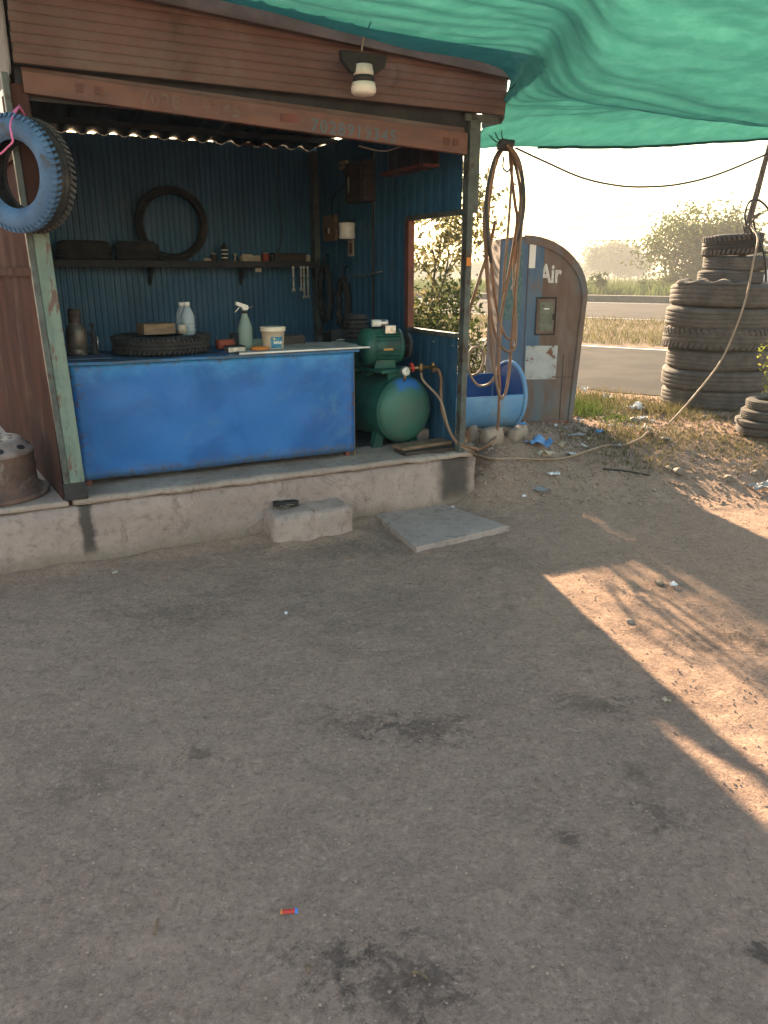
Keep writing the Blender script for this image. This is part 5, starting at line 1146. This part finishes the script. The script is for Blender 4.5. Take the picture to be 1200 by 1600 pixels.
scrap('plastic_scrap', 'small blue plastic scrap at the foot of the air cabinet', 'scrap', 811, 666, m_litterb, .11, .08, .05, .1, 2)
scrap('cloth_scrap', 'pale crumpled cloth lying beside the hose', 'cloth', 852, 716, m_paper, .12, .09, .05, .2, 3)
scrap('paper_scrap', 'white paper scrap just above the hose right of the blue plastic', 'paper', 893, 713, m_litterw, .055, .08, .02, .9, 4)
scrap('paper_scrap', 'white paper scrap below the hose before the plinth corner', 'paper', 865, 742, m_litterw, .085, .06, .015, .3, 5)
scrap('fibre_sheet', 'grey ridged sheet piece lying on the dirt below the hose', 'sheet', 843, 766, m_littergrey, .155, .10, .012, -.5, 6, .01)
scrap('paper_scrap', 'tiny white scrap near the back corner of the slab', 'paper', 819, 779, m_litterw, .025, .025, .01, .3, 7)
scrap('paper_scrap', 'tiny white scrap on the far corner of the grey slab', 'paper', 706, 796, m_litterw, .03, .02, .01, .3, 8)
scrap('paper_scrap', 'small pale scrap on the dirt right of the white scrap', 'paper', 891, 737, m_paper, .03, .025, .01, .3, 9)
scrap('paper_cup', 'white crumpled cup on the bank nearest the road', 'cup', 992, 645, m_litterw, .15, .10, .09, .1, 10, .05)
scrap('paper_cup', 'flattened white cup just below the larger crumpled cup', 'cup', 1004, 655, m_litterw, .09, .05, .03, .1, 11)
scrap('plastic_wrapper', 'pale blue wrapper standing among the dry weeds by the road', 'wrapper', 949, 626, m_litterw, .05, .09, .07, .5, 12, .05)
scrap('plastic_wrapper', 'crumpled silver wrapper in the grass behind the air cabinet', 'wrapper', 912, 614, m_litterw, .12, .09, .07, .7, 13, .05)
scrap('plastic_wrapper', 'cream and blue wrapper beside the hose on the bank', 'wrapper', 1008, 676, m_paper, .07, .10, .06, .2, 14, .04)
scrap('plastic_wrapper', 'small dark blue wrapper among the rubbish by the cabinet', 'wrapper', 935, 681, m_litterb, .08, .05, .04, .9, 15)
scrap('cardboard_scrap', 'flat grey card scrap in the rubbish right of the cabinet foot', 'card', 900, 683, m_littergrey, .16, .07, .02, .2, 16)
scrap('paper_scrap', 'white scrap on the sunlit dirt patch', 'paper', 1052, 919, m_litterw, .035, .03, .02, .2, 17)
scrap('paper_scrap', 'pale flat scrap on the shade line right of centre', 'paper', 1040, 1101, m_paper, .035, .012, .004, -.4, 18)
scrap('dry_leaf', 'pale dry leaf on the dirt left of the step', 'leaf', 180, 899, m_paper, .03, .02, .01, .4, 19)
scrap('paper_scrap', 'tiny white speck of paper left of the slab shade', 'paper', 447, 961, m_litterw, .012, .02, .006, .4, 20)
scrap('grey_rag', 'grey cloth piece at the right edge on the sunlit bank', 'rag', 1192, 767, m_littergrey, .18, .12, .05, .3, 21)
rl_ = random.Random(77)
for i, (px, py_, kind_) in enumerate(((905, 660, 0), (920, 690, 1), (955, 668, 0), (972, 640, 2), (940, 655, 1), (885, 672, 2), (868, 668, 0), (985, 668, 1), (962, 700, 2), (1020, 660, 0), (925, 672, 2), (878, 700, 1), (1040, 690, 2), (912, 700, 0))):
    scrap('litter_scrap', 'small ' + ('white', 'brown', 'grey')[kind_] + ' scrap of rubbish, ' + ('nearest the cabinet foot', 'below the cabinet among pebbles', 'on the bank above the hose', 'by the dry weeds', 'in the green grass edge', 'left of the cabinet foot', 'close behind the large blue scrap', 'just left of the hose on the bank', 'at the hose where it leaves the dirt', 'right of the crumpled cup', 'beside the dark blue wrapper', 'right of the large blue scrap', 'right of the rising hose', 'on the dirt above the hose')[i], 'litter', px, py_, (m_litterw, m_paper, m_littergrey)[kind_], rl_.uniform(.03, .09), rl_.uniform(.025, .06), rl_.uniform(.01, .04), rl_.uniform(0, 3), 30 + i, .03, 'rubbish on the bank')
# sweet wrapper
q = hit(452, 1430); t = thing('sweet_wrapper', 'small red sweet wrapper with blue end on the open dirt', 'wrapper', (q.x, q.y, q.z + .004), .12)
def wrap(name, x0, x1, mat, hw):
    m_ = MB(); vs = []; n = 6
    for i in range(n + 1):
        x = x0 + (x1 - x0) * i / n
        for y, z in ((-hw, 0), (-hw * .4, .006 + .002 * noise.noise(Vector((x * 300, 1, 0)))), (hw * .4, .006 + .002 * noise.noise(Vector((x * 300, 5, 0)))), (hw, 0)): vs.append((x, y * (1 + .3 * noise.noise(Vector((x * 200, 2, 0)))), z))
    m_.add(vs, [(4 * i + j, 4 * i + 4 + j, 4 * i + 5 + j, 4 * i + 1 + j) for i in range(n) for j in range(3)]); return m_.build(name, mat, t)
wrap('wrapper_body', -.016, .014, m_red, .006); wrap('wrapper_end', .0142, .021, m_foil, .008); wrap('wrapper_end', -.021, -.0162, m_orange, .006)
# twigs
for (x0, y0, x1, y1, lb) in ((242, 1468, 247, 1440, 'thin pale straw on the dirt near the bottom left'), (942, 735, 1016, 746, 'dark twig lying along the shade edge'), (478, 1515, 484, 1525, 'short pale twig near the bottom oil stain'), (645, 1530, 668, 1540, 'short pale twig right of the bottom oil stain')):
    a, c = hit(x0, y0, .006), hit(x1, y1, .006); mid = (a + c) / 2; mid.z = G(mid.x, mid.y) + .012; mid.y += .02 * (y0 == 735)
    props(MB().tube(spline([a, mid, c], 5), .0035 if y0 != 735 else .007, 5).build('twig', m_wood if y0 != 735 else m_dark), lb, 'twig')
# stones one can pick out
for i, (px, py_, s_, lb) in enumerate(((1062, 741, .10, 'largest brown stone on the sunlit bank'), (1045, 733, .06, 'brown stone left of the largest bank stone'), (910, 675, .09, 'rounded brown stone among the rubbish beside the cabinet'), (990, 660, .10, 'dark brown clod under the crumpled white cup'), (1100, 655, .06, 'grey stone at the foot of the tyre stack'), (1085, 655, .045, 'small grey stone beside the stack foot stone'), (1140, 752, .08, 'flat brown clod on the right of the bank'), (1180, 742, .07, 'brown clod near the right edge of the bank'), (985, 975, .04, 'small dark clod in the sunlit patch'), (1030, 914, .045, 'dark clod beside the white scrap in the sun'))):
    q = hit(px, py_); t = MB(); bm = bmesh.new(); bmesh.ops.create_icosphere(bm, subdivisions=2, radius=s_ * .5)
    for v_ in bm.verts: v_.co = v_.co * (1 + .5 * noise.noise(v_.co * (2.2 / s_) + Vector((i, 0, 0)))); v_.co.z *= .65
    me = bpy.data.meshes.new('stone'); bm.to_mesh(me); bm.free(); me.materials.append(m_stone); o = bpy.data.objects.new('stone', me); COL.objects.link(o); o.location = (q.x, q.y, q.z + s_ * .12); o.rotation_euler = (0, 0, i); props(o, lb, 'stone', 'stones on the bank')
# gravel
rp = random.Random(12); mb = MB()
def pebble(p_, s_):
    vs = [(s_ * rp.uniform(.6, 1), 0, 0), (-s_ * rp.uniform(.6, 1), 0, 0), (0, s_ * rp.uniform(.5, 1), 0), (0, -s_ * rp.uniform(.5, 1), 0), (0, 0, s_ * rp.uniform(.4, .8)), (0, 0, -s_ * .4)]
    a = rp.uniform(0, 6.28); ca_, sa_ = math.cos(a), math.sin(a); n = len(mb.v)
    mb.v += [(p_.x + x * ca_ - y * sa_, p_.y + x * sa_ + y * ca_, p_.z + z) for x, y, z in vs]
    mb.f += [(n, n + 2, n + 4), (n + 2, n + 1, n + 4), (n + 1, n + 3, n + 4), (n + 3, n, n + 4), (n + 2, n, n + 5), (n + 1, n + 2, n + 5), (n + 3, n + 1, n + 5), (n, n + 3, n + 5)]
for _ in range(24000):
    if rp.random() < .26: x, y, s_ = rp.uniform(.6, 4.2), rp.uniform(4.9, 8.0), rp.choice((.006, .008, .012, .02))
    else: x, y, s_ = rp.uniform(-2.2, 3.2), rp.uniform(1.2, 5.0), rp.choice((.0018, .002, .0025, .003, .003, .0045, .007))
    pebble(Vector((x, y, G(x, y) + s_ * .2)), s_)
props(mb.build('gravel', leaf_mat('dirt_crumbs', (.36, .265, .205), (.22, .162, .13), .0), fix=False), 'loose pebbles and crumbs of earth scattered over the yard', 'gravel', kind='stuff')
# grass on the bank
gp = []; dp = []
rq = random.Random(4)
def patch(lst, px, py_, rx_, ry_, n, k):
    q = hit(px, py_)
    for _ in range(n):
        x = q.x + rq.gauss(0, rx_); y = q.y + rq.gauss(0, ry_)
        if abs(x) < 6 and y > 4.8: lst.append((Vector((x, y, G(x, y) - .004)), k * rq.uniform(.6, 1.2)))
patch(gp, 905, 645, .10, .16, 1500, 1.0); patch(gp, 925, 632, .12, .22, 900, .8); patch(gp, 965, 655, .12, .15, 350, .6)
for a in ((930, 625, .25, .4, 900, 1.0), (965, 680, .25, .2, 700, .55), (1010, 690, .25, .2, 500, .5), (1100, 680, .3, .25, 500, .5), (1150, 700, .2, .15, 400, .45), (1000, 725, .2, .12, 350, .4), (1035, 645, .15, .15, 700, .8), (1120, 655, .3, .08, 500, .5), (870, 690, .2, .15, 150, .35), (1000, 640, .4, .4, 800, .7), (1180, 730, .2, .12, 200, .4)): patch(dp, *a)
blades('bank_grass', m_grass, gp, .085, .004, .5, label='fresh green grass tuft at the right foot of the air cabinet', cat='grass', seed=7)
blades('dry_bank_grass', m_drygrass, dp, .12, .0035, .7, label='dry straw grass scattered over the bank by the road', cat='grass', seed=8)

# ================================================================ HAZE
hz = NT('smoky_air'); pv = hz.n('ShaderNodeVolumePrincipled'); pv.inputs['Color'].default_value = (.95, .93, .90, 1); pv.inputs['Density'].default_value = HAZE_DENSITY; pv.inputs['Anisotropy'].default_value = .0
hz.l(pv.outputs[0], hz.out.inputs['Volume'])
b = MB(); b.box(-460, 460, -60, 640, -1.2, 16.0); o = b.build('haze', hz.mat); props(o, 'thin smoky haze hanging over road, field and yard', 'haze', kind='stuff')
